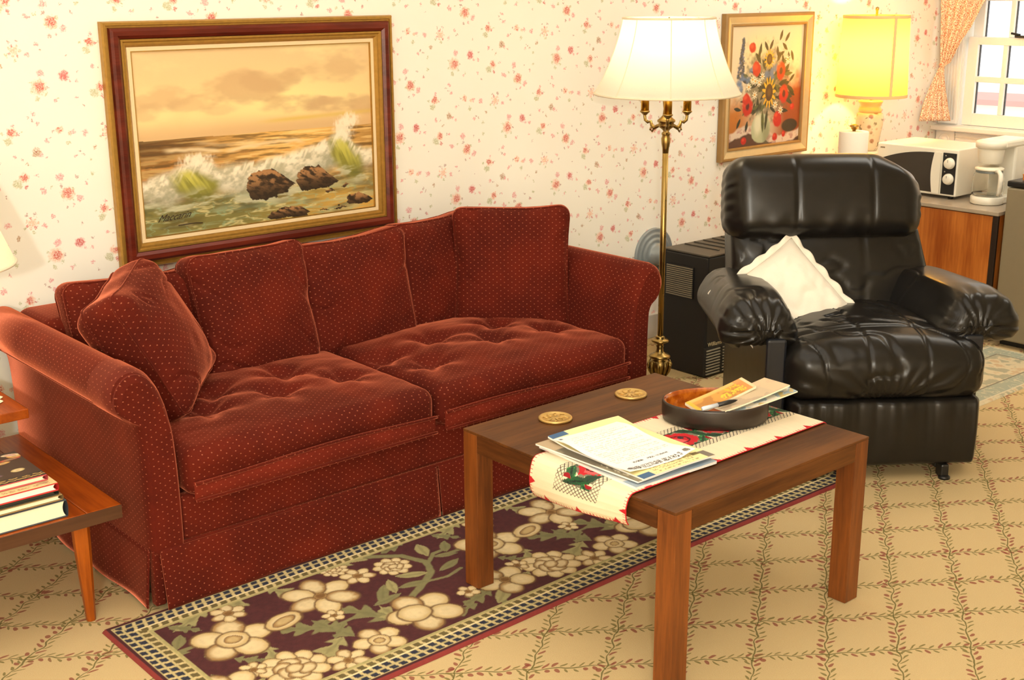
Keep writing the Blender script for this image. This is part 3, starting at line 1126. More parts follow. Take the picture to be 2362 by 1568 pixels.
def rug(nx, ny):
    x = np.linspace(RX0, RX1, nx)
    y = np.linspace(RY0, RY1, ny)
    X, Y = np.meshgrid(x, y)
    nf = fbm(X * 90, Y * 90, 3, 2)
    ng = fbm(X * 28, Y * 28, 3, 6)
    img = np.zeros(X.shape + (3,))
    img[:] = S(74, 30, 34)
    over(img, (nf - .3) * .5, S(92, 44, 44))
    jx = X + (nf - .5) * .006
    jy = Y + (ng - .5) * .006
    tan, tan2, drk = S(226, 208, 164), S(202, 176, 124), S(160, 126, 78)
    grn, grn2 = S(128, 124, 84), S(160, 152, 104)

    def shade_el(cx, cy, rx, ry, ang, c0, c1, edge=.12):
        du, dv = jx - cx, jy - cy
        p = du * math.cos(ang) + dv * math.sin(ang)
        q = -du * math.sin(ang) + dv * math.cos(ang)
        e = np.sqrt((p / rx) ** 2 + (q / ry) ** 2)
        over(img, sst(e, 1 + edge, 1 - edge * .4), S(112, 82, 50))
        over(img, sst(e, .96, .86), c0)
        over(img, sst(e + (nf - .5) * .3, .90, .45) * .9, c1)

    def stem(pts, w):
        pts = np.array(pts)
        dmin = np.full(X.shape, 9.0)
        for a, b in zip(pts[:-1], pts[1:]):
            ab = b - a
            tt = np.clip(((jx - a[0]) * ab[0] + (jy - a[1]) * ab[1]) / (ab @ ab), 0, 1)
            dmin = np.minimum(dmin, np.hypot(jx - a[0] - tt * ab[0], jy - a[1] - tt * ab[1]))
        over(img, sst(dmin, w * 1.2, w * .7), grn)

    def leaf(cx, cy, L, w, ang, lobes=0):
        du, dv = jx - cx, jy - cy
        p = du * math.cos(ang) + dv * math.sin(ang)
        q = -du * math.sin(ang) + dv * math.cos(ang)
        prof = w * np.clip(1 - (p / L) ** 2, 1e-4, 1)
        if lobes:
            prof = prof * (.72 + .42 * np.sin((p / L + np.abs(q) / w * .4) * lobes))
        e = np.abs(q) / prof
        over(img, sst(e, 1.1, .85) * (np.abs(p) < L), grn if ang % .7 < .35 else grn2)
        over(img, sst(np.abs(q) / prof, .35, .1) * (np.abs(p) < L * .9) * .4, S(106, 102, 66))

    def flower(cx, cy, R, n, ph, sq=1.0, cr=.28, fill=False):
        for k in range(n):
            a = ph + k * 2 * PI / n
            shade_el(cx + math.cos(a) * R * .58, cy + math.sin(a) * R * .58, R * .46, R * (1.9 / n + .03) if n > 4 else R * .4, a, drk if k % 2 else tan2, tan)
        if fill:
            shade_el(cx, cy, R * .42, R * .42, 0, tan2, tan)
            shade_el(cx, cy, R * .22, R * .2, 0, drk, tan2)
        else:
            shade_el(cx, cy, R * cr, R * cr, 0, drk, S(120, 84, 40))

    def peony(cx, cy, R):
        for k in range(9):
            a = k * 2 * PI / 9
            shade_el(cx + math.cos(a) * R * .7, cy + math.sin(a) * R * .7, R * .36, R * .30, a, tan2, tan)
        for k in range(6):
            a = k * 2 * PI / 6 + .4
            shade_el(cx + math.cos(a) * R * .36, cy + math.sin(a) * R * .36, R * .34, R * .24, a + 1.2, drk, tan)
        shade_el(cx, cy, R * .3, R * .24, .4, drk, tan)
    for k in (-1, 0, 1, 2):
        o = k * REP
        stem([(1.775 + o, 2.50), (1.86 + o, 2.56), (1.93 + o, 2.60), (1.985 + o, 2.64), (2.01 + o, 2.70), (1.98 + o, 2.78), (1.90 + o, 2.84)], .011)
        stem([(2.01 + o, 2.69), (2.06 + o, 2.73), (2.10 + o, 2.73)], .007)
        stem([(1.93 + o, 2.60), (2.00 + o, 2.585), (2.06 + o, 2.60)], .006)
        stem([(1.234 + o, 2.70), (1.29 + o, 2.70), (1.34 + o, 2.68)], .007)
        stem([(1.56 + o, 2.555), (1.66 + o, 2.56), (1.75 + o, 2.53)], .006)
        stem([(2.02 + o, 2.36), (2.06 + o, 2.43), (2.10 + o, 2.46)], .009)
        for lx, ly, L, w, an, lb in ((1.255, 2.745, .04, .017, 1.0, 0), (1.30, 2.64, .035, .014, .1, 0), (1.33, 2.83, .07, .03, .4, 9), (1.30, 2.80, .05, .02, 2.2, 9), (1.47, 2.83, .06, .03, 1.1, 9), (1.60, 2.81, .055, .03, 2.0, 9),
                                     (1.53, 2.60, .075, .036, -.6, 10), (1.59, 2.55, .075, .034, -1.3, 10), (1.63, 2.60, .05, .02, .3, 8), (1.60, 2.53, .045, .02, 3.8, 8), (1.70, 2.56, .085, .04, -1.1, 10), (1.75, 2.50, .07, .035, -1.6, 10),
                                     (1.80, 2.62, .055, .018, .9, 0), (1.79, 2.585, .05, .016, .1, 0), (1.845, 2.64, .045, .016, 1.2, 0), (1.93, 2.66, .05, .018, 2.7, 0), (1.90, 2.61, .05, .016, 2.9, 0), (2.05, 2.64, .05, .016, .3, 0), (2.05, 2.77, .045, .02, 1.3, 0), (2.08, 2.70, .04, .014, -.4, 0), (1.99, 2.84, .05, .02, .2, 8), (1.87, 2.85, .07, .028, 3.3, 9),
                                     (1.40, 2.53, .055, .026, 1.3, 9), (1.35, 2.55, .045, .02, 2.3, 9), (1.52, 2.46, .075, .036, .5, 9), (1.50, 2.43, .05, .024, -.3, 8), (1.98, 2.43, .06, .03, .2, 9), (1.90, 2.40, .06, .024, 0.1, 9), (2.05, 2.40, .06, .022, .6, 0), (2.14, 2.43, .06, .024, .4, 9), (2.10, 2.50, .05, .02, 1.5, 9), (1.78, 2.86, .06, .03, .3, 9)):
            leaf(lx + o, ly, L, w, an, lb)
        flower(1.664 + o, 2.722, .105, 6, .3, cr=.18)
        flower(1.366 + o, 2.668, .105, 5, .0, fill=True)
        flower(1.826 + o, 2.468, .105, 5, .5, cr=.1)
        shade_el(1.80 + o, 2.475, .05, .045, 0, tan2, tan)
        peony(1.41 + o, 2.446, .085)
        shade_el(1.515 + o, 2.668, .060, .038, .3, tan2, tan)
        shade_el(1.515 + o, 2.666, .038, .018, .3, drk, tan2)
        flower(1.645 + o, 2.42, .070, 5, .4, fill=True)
        flower(1.425 + o, 2.80, .050, 6, .2, cr=.3)
        peony(1.92 + o, 2.74, .055)
        flower(1.81 + o, 2.755, .050, 6, .5, cr=.3)
        flower(1.63 + o, 2.605, .032, 5, .1, cr=.3)
        flower(1.985 + o, 2.475, .034, 5, .4, cr=.3)
        flower(1.33 + o, 2.505, .036, 6, .0, cr=.3)
        flower(1.53 + o, 2.39, .055, 6, .3, cr=.25)
        flower(1.245 + o, 2.46, .085, 5, .6, cr=.2)
        peony(1.78 + o, 2.83, .04)
    # border of woven squares
    dx = np.minimum(X - RX0, RX1 - X)
    dy = np.minimum(Y - RY0, RY1 - Y)
    dd = np.minimum(dx, dy)
    ends = dx < dy
    along = np.where(ends, Y - RY0, X - RX0)
    inb = (dd > .016) & (dd < .098)
    gcol = np.zeros_like(img)
    wv = (dd - .016)
    period = .0285
    outer = wv < .048
    gcol[:] = np.where(outer[..., None], np.array(S(40, 44, 62)), np.array(S(104, 92, 54)))
    lu = np.abs(((along + np.where(outer, .006, 0) + wv * .25) / period) % 1 - .5)
    lv = np.abs((wv / .024) % 1 - .5)
    over(gcol, sst(lu, .31, .36), S(206, 188, 136))
    over(gcol, sst(lv, .34, .40), S(198, 182, 130))
    over(gcol, (wv > .072) * .9, S(176, 166, 112))
    over(gcol, sst(np.abs(wv - .048), .004, .002) * (~ends), S(236, 218, 170))
    img = np.where(inb[..., None], gcol, img)
    img = np.where((dd <= .016)[..., None], np.array(S(70, 28, 34)), img)
    img = np.where((dd <= .008)[..., None], np.array(S(134, 50, 46)), img)
    img *= (.88 + .24 * nf)[..., None]
    return X, Y, img


X_, Y_, colr = rug(760, 220)
Z_ = .0095 + 0.0 * X_
edge = np.minimum(np.minimum(X_ - RX0, RX1 - X_), np.minimum(Y_ - RY0, RY1 - Y_))
Z_ = np.where(edge < .006, .0095 * (edge / .006), Z_) + .0006
yw_ = Y_ + .006 * np.sin(X_ * 3.1) * sst(-(Y_ - RY0 - .3), -.3, .3)
rg = printed('rug', np.stack([X_, yw_, Z_], -1), colr, M['print_rug'])
rg.name = 'runner_rug'
tag(rg, 'maroon runner rug with beige flowers and a latticed border, beside the sofa', 'rug')

# small pale rug in front of the fridge
QX0, QX1, QY0, QY1 = 4.42, 5.34, 2.375, 2.800
xx, yy = np.meshgrid(np.linspace(QX0, QX1, 230), np.linspace(QY0, QY1, 110))
dd = np.minimum(np.minimum(xx - QX0, QX1 - xx), np.minimum(yy - QY0, QY1 - yy))
img = np.zeros(xx.shape + (3,))
img[:] = S(212, 200, 166)
nn = fbm(xx * 26, yy * 26, 4, 5)
over(img, sst(nn, .54, .64) * .7, S(150, 152, 130))
over(img, sst(nn, .40, .33) * .6, S(196, 160, 120))
bd = (dd > .02) & (dd < .105)
bc = np.zeros_like(img)
bc[:] = S(166, 172, 152)
over(bc, sst(np.abs(fbm(xx * 34, yy * 34, 3, 15) - .5), .05, .02) * .8, S(206, 200, 168))
img = np.where(bd[..., None], bc, img)
over(img, np.abs(dd - .02) < .004, S(216, 206, 176))
over(img, np.abs(dd - .105) < .004, S(128, 124, 106))
r2 = printed('small_rug', np.stack([xx, yy, np.where(dd < .005, .006 * dd / .005, .006) + .0005], -1), img, M['print_rug'])
tag(r2, 'small pale rug with a blue green border in front of the grey fridge', 'rug')

# ------------------------------------------------------------------ the sofa
SX = 2.25
sofa = thing('sofa', 'long dark red velvet sofa with cream pin dots, rolled arms and a pleated skirt', 'sofa', (SX, 3.4, 0))
VEL = M['velvet']


def L(x, y, z):
    return (x - SX, y - 3.4, z)


# base under the seat and the low back
MB().box(L(SX, 3.34, .2325), (1.74, .75, .125), .015).build('seat_base', VEL, sofa)
m = MB()
v, f = softbox((1.86, .26, .50), .045, (20, 2, 8), 4)
m.add(v + np.array(L(SX, 3.755, .415)), f)
m.build('back_frame', VEL, sofa)

# flared rolled arms: section in x (outward) and z, swept from back to front
sec = [(0, .165), (0, .30), (.004, .42), (.012, .52), (.030, .60), (.058, .652), (.092, .676), (.126, .676), (.156, .655), (.172, .620), (.168, .585), (.150, .560), (.128, .548), (.112, .535), (.104, .50), (.100, .40), (.100, .28), (.100, .165)]


def smooth_closed(pts, n=3):
    P = np.array(pts, float)
    for _ in range(n - 1):
        Q = []
        for i in range(len(P) - 1):
            Q += [P[i] * .75 + P[i + 1] * .25, P[i] * .25 + P[i + 1] * .75]
        P = np.array([P[0]] + Q + [P[-1]])
    return P


secs = smooth_closed(sec, 3)
cen = np.array((.06, .42))
for side in (1, -1):
    P = []
    ysw = [3.885, 3.87, 3.6, 3.3, 3.05, 2.985, 2.962, 2.950, 2.944]
    insets = [.03, 0, 0, 0, 0, 0, .006, .016, .030]
    for y, ins in zip(ysw, insets):
        ring = []
        for (a, z) in secs:
            # shrink towards a medial line to round the front
            ca = .05 if z < .5 else .05 + (z - .5) / .17 * .055
            dz = 0 if z < .2 else -ins * .9 * sst(np.array(z), .45, .67)
            aa = a + (ca - a) * min(1, ins * 9)
            ring.append((side * (.855 + aa), y - 3.4, z + float(dz)))
        P.append(ring)
    m = MB().grid(np.array(P), closed_u=True)
    ring = P[-1]
    k = m.k
    cx_ = np.mean([r[0] for r in ring])
    # front cap as a strip between the inner and outer halves
    n_ = len(ring)
    fc = []
    i, j = 0, n_ - 1
    while i < j - 1:
        fc.append((i, i + 1, j - 1, j) if j - 1 > i + 1 else (i, i + 1, j))
        i += 1
        j -= 1
    m.add(np.array(ring), fc)
    arm = m.build('arm', VEL, sofa)
    # seam under the roll and round the front
    pth = [(side * (.855 + .131), y - 3.4, .5465) for y in np.linspace(3.86, 2.99, 12)]
    MB().tube(pth, .0035, 6).build('seam_cord', M['velvet'], arm)
    if side < 0:
        # the worn arm cap over the front of the left roll
        cap = []
        for y in np.linspace(3.09, 2.955, 8):
            ins = .0 if y > 2.985 else (2.985 - y) * .5
            ring = []
            for (a, z) in secs:
                if z < .545 or a < .03:
                    continue
                ca = .05 + (z - .5) / .17 * .055
                cxy = np.array((ca - a, .60 - z))
                cxy = cxy / (np.linalg.norm(cxy) + 1e-9)
                aa = a + (ca - a) * min(1, ins * 9) - cxy[0] * .004
                ring.append((side * (.855 + aa), y - 3.4, z - cxy[1] * .004 - ins * .9 * float(sst(np.array(z), .45, .67))))
            cap.append(ring)
        o = MB().grid(np.array(cap)).build('arm_cap', mk_velvet('faded_velvet', S(92, 34, 24), S(112, 46, 34), S(128, 56, 42)), sofa)
        o['label'] = 'faded fabric cap over the front of the left arm'

# front rail and its welts
v, f = softbox((1.72, .05, .13), .02, (24, 1, 3), 3)
MB().add(v + np.array(L(SX, 2.975, .238)), f).build('front_rail', VEL, sofa)
MB().tube([L(1.302, 2.952, .177), L(2.25, 2.946, .177), L(3.198, 2.952, .177)], .005, 6).build('skirt_welt', VEL, sofa)


def skirt(x0, y0, x1, y1, nrm, name='skirt', seed=0, z1=.176):
    P = []
    nu_, nv_ = 70, 10
    ln = math.hypot(x1 - x0, y1 - y0)
    for a in np.linspace(0, 1, nu_):
        row = []
        for b in np.linspace(0, 1, nv_):
            wv = .004 * math.sin(a * ln * 9 + seed) * b + .003 * math.sin(a * ln * 23 + seed * 2) * b
            d_ = .006 + .018 * b + wv
            row.append(L(x0 + (x1 - x0) * a + nrm[0] * d_, y0 + (y1 - y0) * a + nrm[1] * d_, z1 - (z1 - .012) * b))
        P.append(row)
    o = MB().grid(np.array(P)).build(name, VEL, sofa)
    s_ = o.modifiers.new('thick', 'SOLIDIFY')
    s_.thickness = .004
    return o


skirt(1.315, 2.948, 2.243, 2.948, (0, -1), seed=1)
skirt(2.251, 2.948, 3.19, 2.948, (0, -1), seed=2.4)
skirt(1.298, 2.962, 1.298, 3.86, (-1, 0), seed=4)
skirt(3.202, 2.962, 3.202, 3.86, (1, 0), seed=5)
for x in (1.312, 3.188):
    MB().box(L(x, 2.968, .094), (.03, .03, .162), .004).build('pleat_insert', VEL, sofa)
MB().box(L(2.247, 2.952, .094), (.05, .008, .162), .002).build('pleat_insert', VEL, sofa)


def seat_cushion(x0, x1, dents, seed):
    s = (x1 - x0, .655, .135)

    def fn(p, h):
        u = p[:, 0] / h[0]
        w_ = p[:, 1] / h[1]
        t = p[:, 2] / h[2]
        topm = np.clip(t, 0, 1)
        cr = .036 * (1 - np.abs(u) ** 2.6) * (1 - np.abs(w_) ** 2.6)
        p[:, 2] += topm * cr
        for (dx, dy) in dents:
            rx, ry = p[:, 0] - dx, p[:, 1] - dy
            r = np.hypot(rx, ry)
            th = np.arctan2(ry, rx)
            p[:, 2] -= topm * (.034 * np.exp(-(r / .045) ** 2) + .011 * np.exp(-(r / .10) ** 2) * (1 + .6 * np.cos(th * 5 + seed + dx * 20)) * sst(r, .0, .05))
        p[:, 2] += topm * .006 * (fbm(p[:, 0] * 9 + seed, p[:, 1] * 22, 3, 4) - .5)
        # the front bulges over the boxing
        fr = np.clip(-w_, 0, 1) ** 3
        p[:, 1] -= fr * .012 * (1 - np.abs(u) ** 4) * np.where(t > 0, 1, .2)
        p[:, 1] += .004 * (fbm(p[:, 0] * 7 + seed, p[:, 2] * 12, 2, 9) - .5) * fr
        return p
    v, f = softbox(s, .040, (64, 48, 4), 5, fn)
    o = MB().add(v + np.array(L((x0 + x1) / 2, 3.262, .362)), f).build('seat_cushion', VEL, sofa)
    # boxing band in velvet lightened for its facing, with two welts along the front
    bm_ = MB()
    xs = np.linspace(x0 + .012, x1 - .012, 40)
    P = []
    for x in xs:
        e = 1 - abs((x - (x0 + x1) / 2) / ((x1 - x0) / 2)) ** 6
        lift = .006 * math.sin(x * 7 + seed)
        row = []
        for z, dpt in ((.293, .004), (.300, .012), (.325, .016), (.346 + lift, .013), (.352 + lift, .005)):
            row.append(L(x, 2.932 - dpt * e, z))
        P.append(row)
    bo = bm_.grid(np.array(P)).build('boxing_band', M['velvet_lit'], o)
    for z, dpt in ((.295, .010), (.350, .011)):
        MB().tube([L(x, 2.930 - dpt, z + (.006 * math.sin(x * 7 + seed) if z > .3 else 0)) for x in xs], .0045, 6).build('welt', VEL, o)
    return o


g_ = None
M['velvet_lit'] = mk_velvet('boxing_velvet_lit', S(92, 26, 14), S(118, 38, 22), S(136, 48, 30))  # same velvet, light caught by the front band put into its colour
seat_cushion(1.408, 2.243, [(-.22, -.07), (-.135, .05), (.01, -.08), (.25, -.07), (.12, .07), (-.30, .07)], 1.0)
seat_cushion(2.257, 3.092, [(-.29, -.11), (.02, -.06), (.27, -.07), (-.14, .07), (.15, .08), (-.36, .05)], 3.3)


# loose cushions standing on the seat
def cushion(label, mat4, w_, h_, t_, seed, crown=.035, sag=.015, name='sofa_cushion', mat=None, group='loose red velvet sofa cushions'):
    th = thing(name, label, 'cushion', (0, 0, 0), 0, group)
    th.matrix_world = mat4

    def fn(p, hh):
        u, t = p[:, 0] / hh[0], p[:, 2] / hh[2]
        sgn = np.clip(p[:, 1] / hh[1], -1, 1)
        cr = (1 - np.abs(u) ** 2.4) * (1 - np.abs(t) ** 2.4)
        p[:, 1] += sgn * crown * cr
        nz = fbm(p[:, 0] * 6 + seed, p[:, 2] * 6 + seed * 2, 3, int(seed * 7))
        fold = np.sin((p[:, 0] * .8 - p[:, 2] * .6) * 55 + nz * 9 + seed) * .0055 * sst(np.abs(u) + np.abs(t), .9, 1.7)
        rg_ = np.abs(fbm(p[:, 0] * 7 + p[:, 2] * 5 + seed * 3, p[:, 2] * 4 - p[:, 0] * 2.5 + seed, 2, int(seed * 5)) - .5)
        crease = -sst(rg_, .06, .0) * .0075 * sst(np.hypot(u, t), .35, 1.0)
        p[:, 1] += sgn * (.022 * (nz - .5) + fold + crease)
        # edges pull in between the corners; the top sags a little
        p[:, 0] -= np.sign(p[:, 0]) * .014 * np.abs(u) * (1 - t ** 2)
        p[:, 2] -= np.sign(p[:, 2]) * .010 * np.abs(t) * (1 - u ** 2)
        p[:, 2] -= sag * np.clip(t, 0, 1) * (fbm(p[:, 0] * 7 + seed, p[:, 1] * 5, 2, 3) - .3)
        return p
    v, f = softbox((w_, t_, h_), t_ * .36, (60, 4, 60), 4, fn)
    MB().add(v, f).build('cover', mat or VEL, th)
    for sgn in (-1, 1):
        # piping along the rim
        pr = []
        hx, hz, rr = w_ / 2 - .004, h_ / 2 - .004, t_ * .36
        for cx_, cz_, a0 in ((1, 1, 0), (-1, 1, 90), (-1, -1, 180), (1, -1, 270)):
            for k in range(6):
                a = math.radians(a0 + k * 18)
                pr.append((cx_ * (hx - rr) + rr * math.cos(a), cz_ * (hz - rr) + rr * math.sin(a)))
        full = []
        for i in range(len(pr)):
            p0, p1 = pr[i], pr[(i + 1) % len(pr)]
            for q in np.linspace(0, 1, 6, endpoint=False):
                full.append((p0[0] + (p1[0] - p0[0]) * q, sgn * t_ * .30, p0[1] + (p1[1] - p0[1]) * q))
        fv = fn(np.array(full), np.array((w_ / 2, t_ / 2, h_ / 2)))
        MB().tube(fv, .0035, 6, closed=True).build('piping', mat or VEL, th)
    return th


cushion('red cushion half hidden behind the one leaning on the left arm', axes((1.60, 3.60, .560), (1, -.03, 0), (0, .16, 1)), .46, .43, .12, 1.1)
cushion('red cushion leaning sideways on the left arm of the sofa', axes((1.520, 3.345, .632), (.25, .30, .05), (-.17, .07, .345)), .40, .41, .15, 2.3, crown=.045)
cushion('red cushion upright just right of the one on the left arm', axes((1.965, 3.555, .603), (1, .10, .01), (0, .18, 1)), .46, .43, .13, 3.7)
cushion('red cushion in the middle of the sofa back', axes((2.385, 3.595, .588), (1, .0, .05), (.02, .14, 1)), .47, .42, .13, 4.9)
cushion('red cushion mostly behind the square one by the right arm', axes((2.800, 3.635, .592), (1, .10, .03), (0, .12, 1)), .46, .44, .12, 5.2)
cushion('square red cushion propped in the right corner of the sofa', axes((2.990, 3.445, .612), (.72, -.60, 0), (.05, .10, 1)), .44, .475, .13, 6.6, crown=.028)

# ------------------------------------------------------------------ coffee table
TX0, TX1, TY0, TY1, TZ = 2.012, 2.770, 1.755, 2.520, .468
tb = thing('coffee_table', 'square brown wooden coffee table with flush corner legs, in front of the sofa', 'table', ((TX0 + TX1) / 2, (TY0 + TY1) / 2, 0))


def TL(x, y, z):
    return (x - (TX0 + TX1) / 2, y - (TY0 + TY1) / 2, z)


LW = .056
TT = .007
for x in (TX0 + LW / 2 + .0004, TX1 - LW / 2 - .0004):
    for y in (TY0 + LW / 2 + .0004, TY1 - LW / 2 - .0004):
        z0 = .011 if y > 2.26 else .001
        MB().box(TL(x, y, (TZ - TT + z0) / 2), (LW, LW, TZ - TT - z0 - .0002), .0015).build('leg', M['table_wood_z'], tb)
AH = .050
for y in (TY0 + .0124, TY1 - .0124):
    MB().box(TL((TX0 + TX1) / 2, y, TZ - TT - AH / 2 - .0002), (TX1 - TX0 - 2 * LW - .003, .024, AH), .0010).build('apron', M['table_wood'], tb)
for x in (TX0 + .0124, TX1 - .0124):
    MB().box(TL(x, (TY0 + TY1) / 2, TZ - TT - AH / 2 - .0002), (.024, TY1 - TY0 - 2 * LW - .003, AH), .0010).build('apron', M['table_wood_y'], tb)
MB().box(TL((TX0 + TX1) / 2, (TY0 + TY1) / 2, TZ - TT / 2), (TX1 - TX0, TY1 - TY0, TT), .0012).build('tabletop', M['table_wood'], tb)

# two coasters
for i, (x, y, lb) in enumerate(((2.247, 2.407, 'round brass coaster nearer the stack of papers on the coffee table'), (2.554, 2.415, 'round brass coaster nearer the far back corner of the coffee table'))):
    co = thing('coaster', lb, 'coaster', (x, y, TZ), 0, 'brass coasters')
    MB().lathe([(0, .0), (.045, .0), (.047, .002), (.0475, .005), (.045, .0075), (.041, .0078), (.039, .0052), (.012, .0052), (.010, .006), (0, .0062)], 48, cap=False).build('disc', M['coaster_brass'], co)
    m = MB()
    for k in range(8):
        a = k * PI / 4
        m.tube([(.012 * math.cos(a), .012 * math.sin(a), .0056), (.026 * math.cos(a + .3), .026 * math.sin(a + .3), .0064), (.034 * math.cos(a), .034 * math.sin(a), .0056)], .0012, 5)
    m.build('relief', M['coaster_brass'], co)

# embroidered runner lying along the table and hanging over the near end
UY0, UY1 = 1.893, 2.232
UW = UY1 - UY0
path = [(TX1 + .006, TZ - .016), (TX1 + .004, TZ - .002), (TX1 - .004, TZ + .0035)]
path += [(x, TZ + .0035) for x in np.linspace(TX1 - .02, TX0 + .012, 20)]
path += [(TX0 + .002, TZ + .002), (TX0 - .007, TZ - .006), (TX0 - .013, TZ - .02), (TX0 - .019, TZ - .045), (TX0 - .020, TZ - .070), (TX0 - .014, TZ - .090), (TX0 - .002, TZ - .106)]
path = np.array(path)
sl = np.concatenate([[0], np.cumsum(np.linalg.norm(np.diff(path, axis=0), axis=1))])
LEN = sl[-1]
na, nb = 520, 200
ss_ = np.linspace(0, LEN, na)
px = np.interp(ss_, sl, path[:, 0])
pz = np.interp(ss_, sl, path[:, 1])
yy_ = np.linspace(UY1, UY0, nb)
P = np.zeros((na, nb, 3))
P[..., 0] = px[:, None]
P[..., 1] = yy_[None, :]
P[..., 2] = pz[:, None]
hang = sst(ss_, LEN - .12, LEN)[:, None]
P[..., 0] -= hang * .006 * np.sin(yy_ * 16)[None, :]
P[..., 2] += hang * .034 * ((UY1 - yy_) / UW)[None, :]
P[..., 0] -= hang * .010 * ((UY1 - yy_) / UW)[None, :] * sst(ss_, LEN - .05, LEN)[:, None]
Sg, Tg = np.meshgrid(LEN - ss_, UY1 - yy_, indexing='ij')     # Sg from the hanging hem, Tg across from the sofa side
img = np.zeros((na, nb, 3))
img[:] = S(238, 222, 190)
wv = (np.sin(Sg * 2600) + np.sin(Tg * 2600)) * .5
img *= (1 + .025 * wv + .06 * (fbm(Sg * 120, Tg * 14, 2, 3) - .5))[..., None]
red, dred = S(196, 24, 36), S(150, 14, 26)
edge = np.minimum(np.minimum(Tg, UW - Tg), Sg)
over(img, edge < .0026, red)
al = np.where(Sg < np.minimum(Tg, UW - Tg), Tg, Sg)
st = np.abs((al / .0105) % 1 - .5) > .40
over(img, st & (edge < .011), red)
tri = np.abs(((al - .055) / .125) % 1 - .5) * .125
over(img, (tri > .0625 - .0125 * (1 - edge / .024)) & (edge < .024), red)
# central band: crosshatch borders, roses between
bw = .155
b0 = (UW - bw) / 2
q = Tg - b0
band = (q > 0) & (q < bw) & (Sg > .052)
hw = .026
hatchz = band & ((q < hw) | (q > bw - hw) | (Sg < .052 + .030))
d1 = np.abs(((Sg + q) / .0135) % 1 - .5)
d2 = np.abs(((Sg - q) / .0135) % 1 - .5)
over(img, hatchz * np.maximum(sst(d1, .37, .42), sst(d2, .37, .42)) * .95, S(46, 40, 34))
inner = band & ~hatchz
qi = (q - hw) / (bw - 2 * hw)
cellL = .150
sc_ = (Sg - .098)
ci = np.floor(sc_ / cellL)
lu = ((sc_ / cellL - ci) * cellL - cellL / 2) / 1.12
lv = (q - bw / 2) / 1.30
nse = fbm(Sg * 130, Tg * 130, 3, 7)
Gd, Gl = S(30, 84, 44), S(60, 150, 80)
for (cx_, cy_, an, Ll, ww) in ((-.05, .026, .6, .030, .011), (.05, -.026, .6, .030, .011), (-.05, -.026, -.6, .030, .011), (.05, .026, -.6, .030, .011), (.0, .040, 0, .03, .010), (.0, -.040, 0, .03, .010), (.066, 0, 1.3, .024, .010), (-.066, 0, 1.3, .024, .010)):
    du, dv = lu - cx_, lv - cy_
    p_ = du * math.cos(an) + dv * math.sin(an)
    q_ = -du * math.sin(an) + dv * math.cos(an)
    e = np.abs(q_) / (ww * np.clip(1 - (p_ / Ll) ** 2, 1e-4, 1)) + (nse - .5) * .5
    over(img, (e < 1) & (np.abs(p_) < Ll) & inner, Gl if cx_ * cy_ > 0 else Gd)
    over(img, (e < .2) & (np.abs(p_) < Ll) & inner, S(22, 40, 28))
over(img, inner * (np.abs(lu) < .062) * (nse > .38) * .8, S(40, 60, 44))
e = np.hypot(lu / .048, lv / .034) + (nse - .5) * .45
over(img, (e < 1) & inner, red)
over(img, (np.hypot((lu + .016) / .024, (lv - .008) / .018) + (nse - .5) * .4 < 1) & inner, S(232, 92, 92))
over(img, (np.abs(np.hypot(lu / .026, lv / .018) - 1 + (nse - .5) * .3) < .10) & inner, S(90, 10, 20))
over(img, (np.hypot((lu - .012) / .008, (lv + .006) / .007) < 1) & inner, S(60, 40, 50))
for cx_, cy_ in ((.070, .030), (-.070, -.030)):
    over(img, (np.hypot((lu - cx_) / .013, (lv - cy_) / .012) + (nse - .5) * .4 < 1) & inner, dred)
ru = printed('table_runner', P, img, M['print_cloth'])
ru.name = 'table_runner'
tag(ru, 'cream embroidered table runner with red roses and red stitched edges on the coffee table', 'table runner')
sm = ru.modifiers.new('thick', 'SOLIDIFY')
sm.thickness = .0016
sm.offset = -1


# ------------------------------------------------------------------ papers on the runner
def sheet(name, label, cat, cx_, cy_, w_, h_, rot, z, thick, curl, paint, group=None, n=(80, 100), pages=0, side=None):
    """w along x, h along y; curl(u,v)->dz ; paint(U,V)->rgb ; printed top plus page block"""
    t = thing(name, label, cat, (cx_, cy_, z), rot, group)
    u, v = np.meshgrid(np.linspace(0, 1, n[0]), np.linspace(0, 1, n[1]))
    X = (u - .5) * w_
    Y = (v - .5) * h_
    Zt = thick + curl(u, v)
    printed('cover', np.stack([X, Y, Zt], -1), paint(u, v), M['print_paper'], t)
    # block of pages under the cover
    nn = 14
    u2, v2 = np.meshgrid(np.linspace(0, 1, nn), np.linspace(0, 1, nn))
    top = np.stack([(u2 - .5) * w_ * .995, (v2 - .5) * h_ * .995, thick + curl(u2, v2) - .0004], -1)
    bot = top.copy()
    bot[..., 2] = np.maximum(curl(u2, v2) * .92, 0)
    m = MB().grid(top).grid(bot)
    ii = [(0, k) for k in range(nn)] + [(k, nn - 1) for k in range(1, nn)] + [(nn - 1, k) for k in range(nn - 2, -1, -1)] + [(k, 0) for k in range(nn - 2, 0, -1)]
    ring = np.array([[top[i] for i in ii], [bot[i] for i in ii]])
    m.grid(ring, smooth=False, closed_u=True)
    m.build('pages' if pages else 'sheet', side or M['paper_white'], t)
    return t


def lines_of_print(img, u, v, rows, u0, u1, col, seed, hgt=.010, a=.8):
    for k, (vv, ua, ub) in enumerate(rows):
        wd = vnoise(u * 46, np.full_like(u, k * 3.1), seed + k)
        let = vnoise(u * 190, v * 160, seed + 50 + k)
        m_ = (np.abs(v - vv) < hgt) & (u > ua) & (u < ub) & (wd > .28) & (let > .42)
        over(img, m_ * a, col)


zR = TZ + .004


def p_plain(c0):
    def f(u, v):
        i = np.zeros(u.shape + (3,))
        i[:] = c0
        return i
    return f


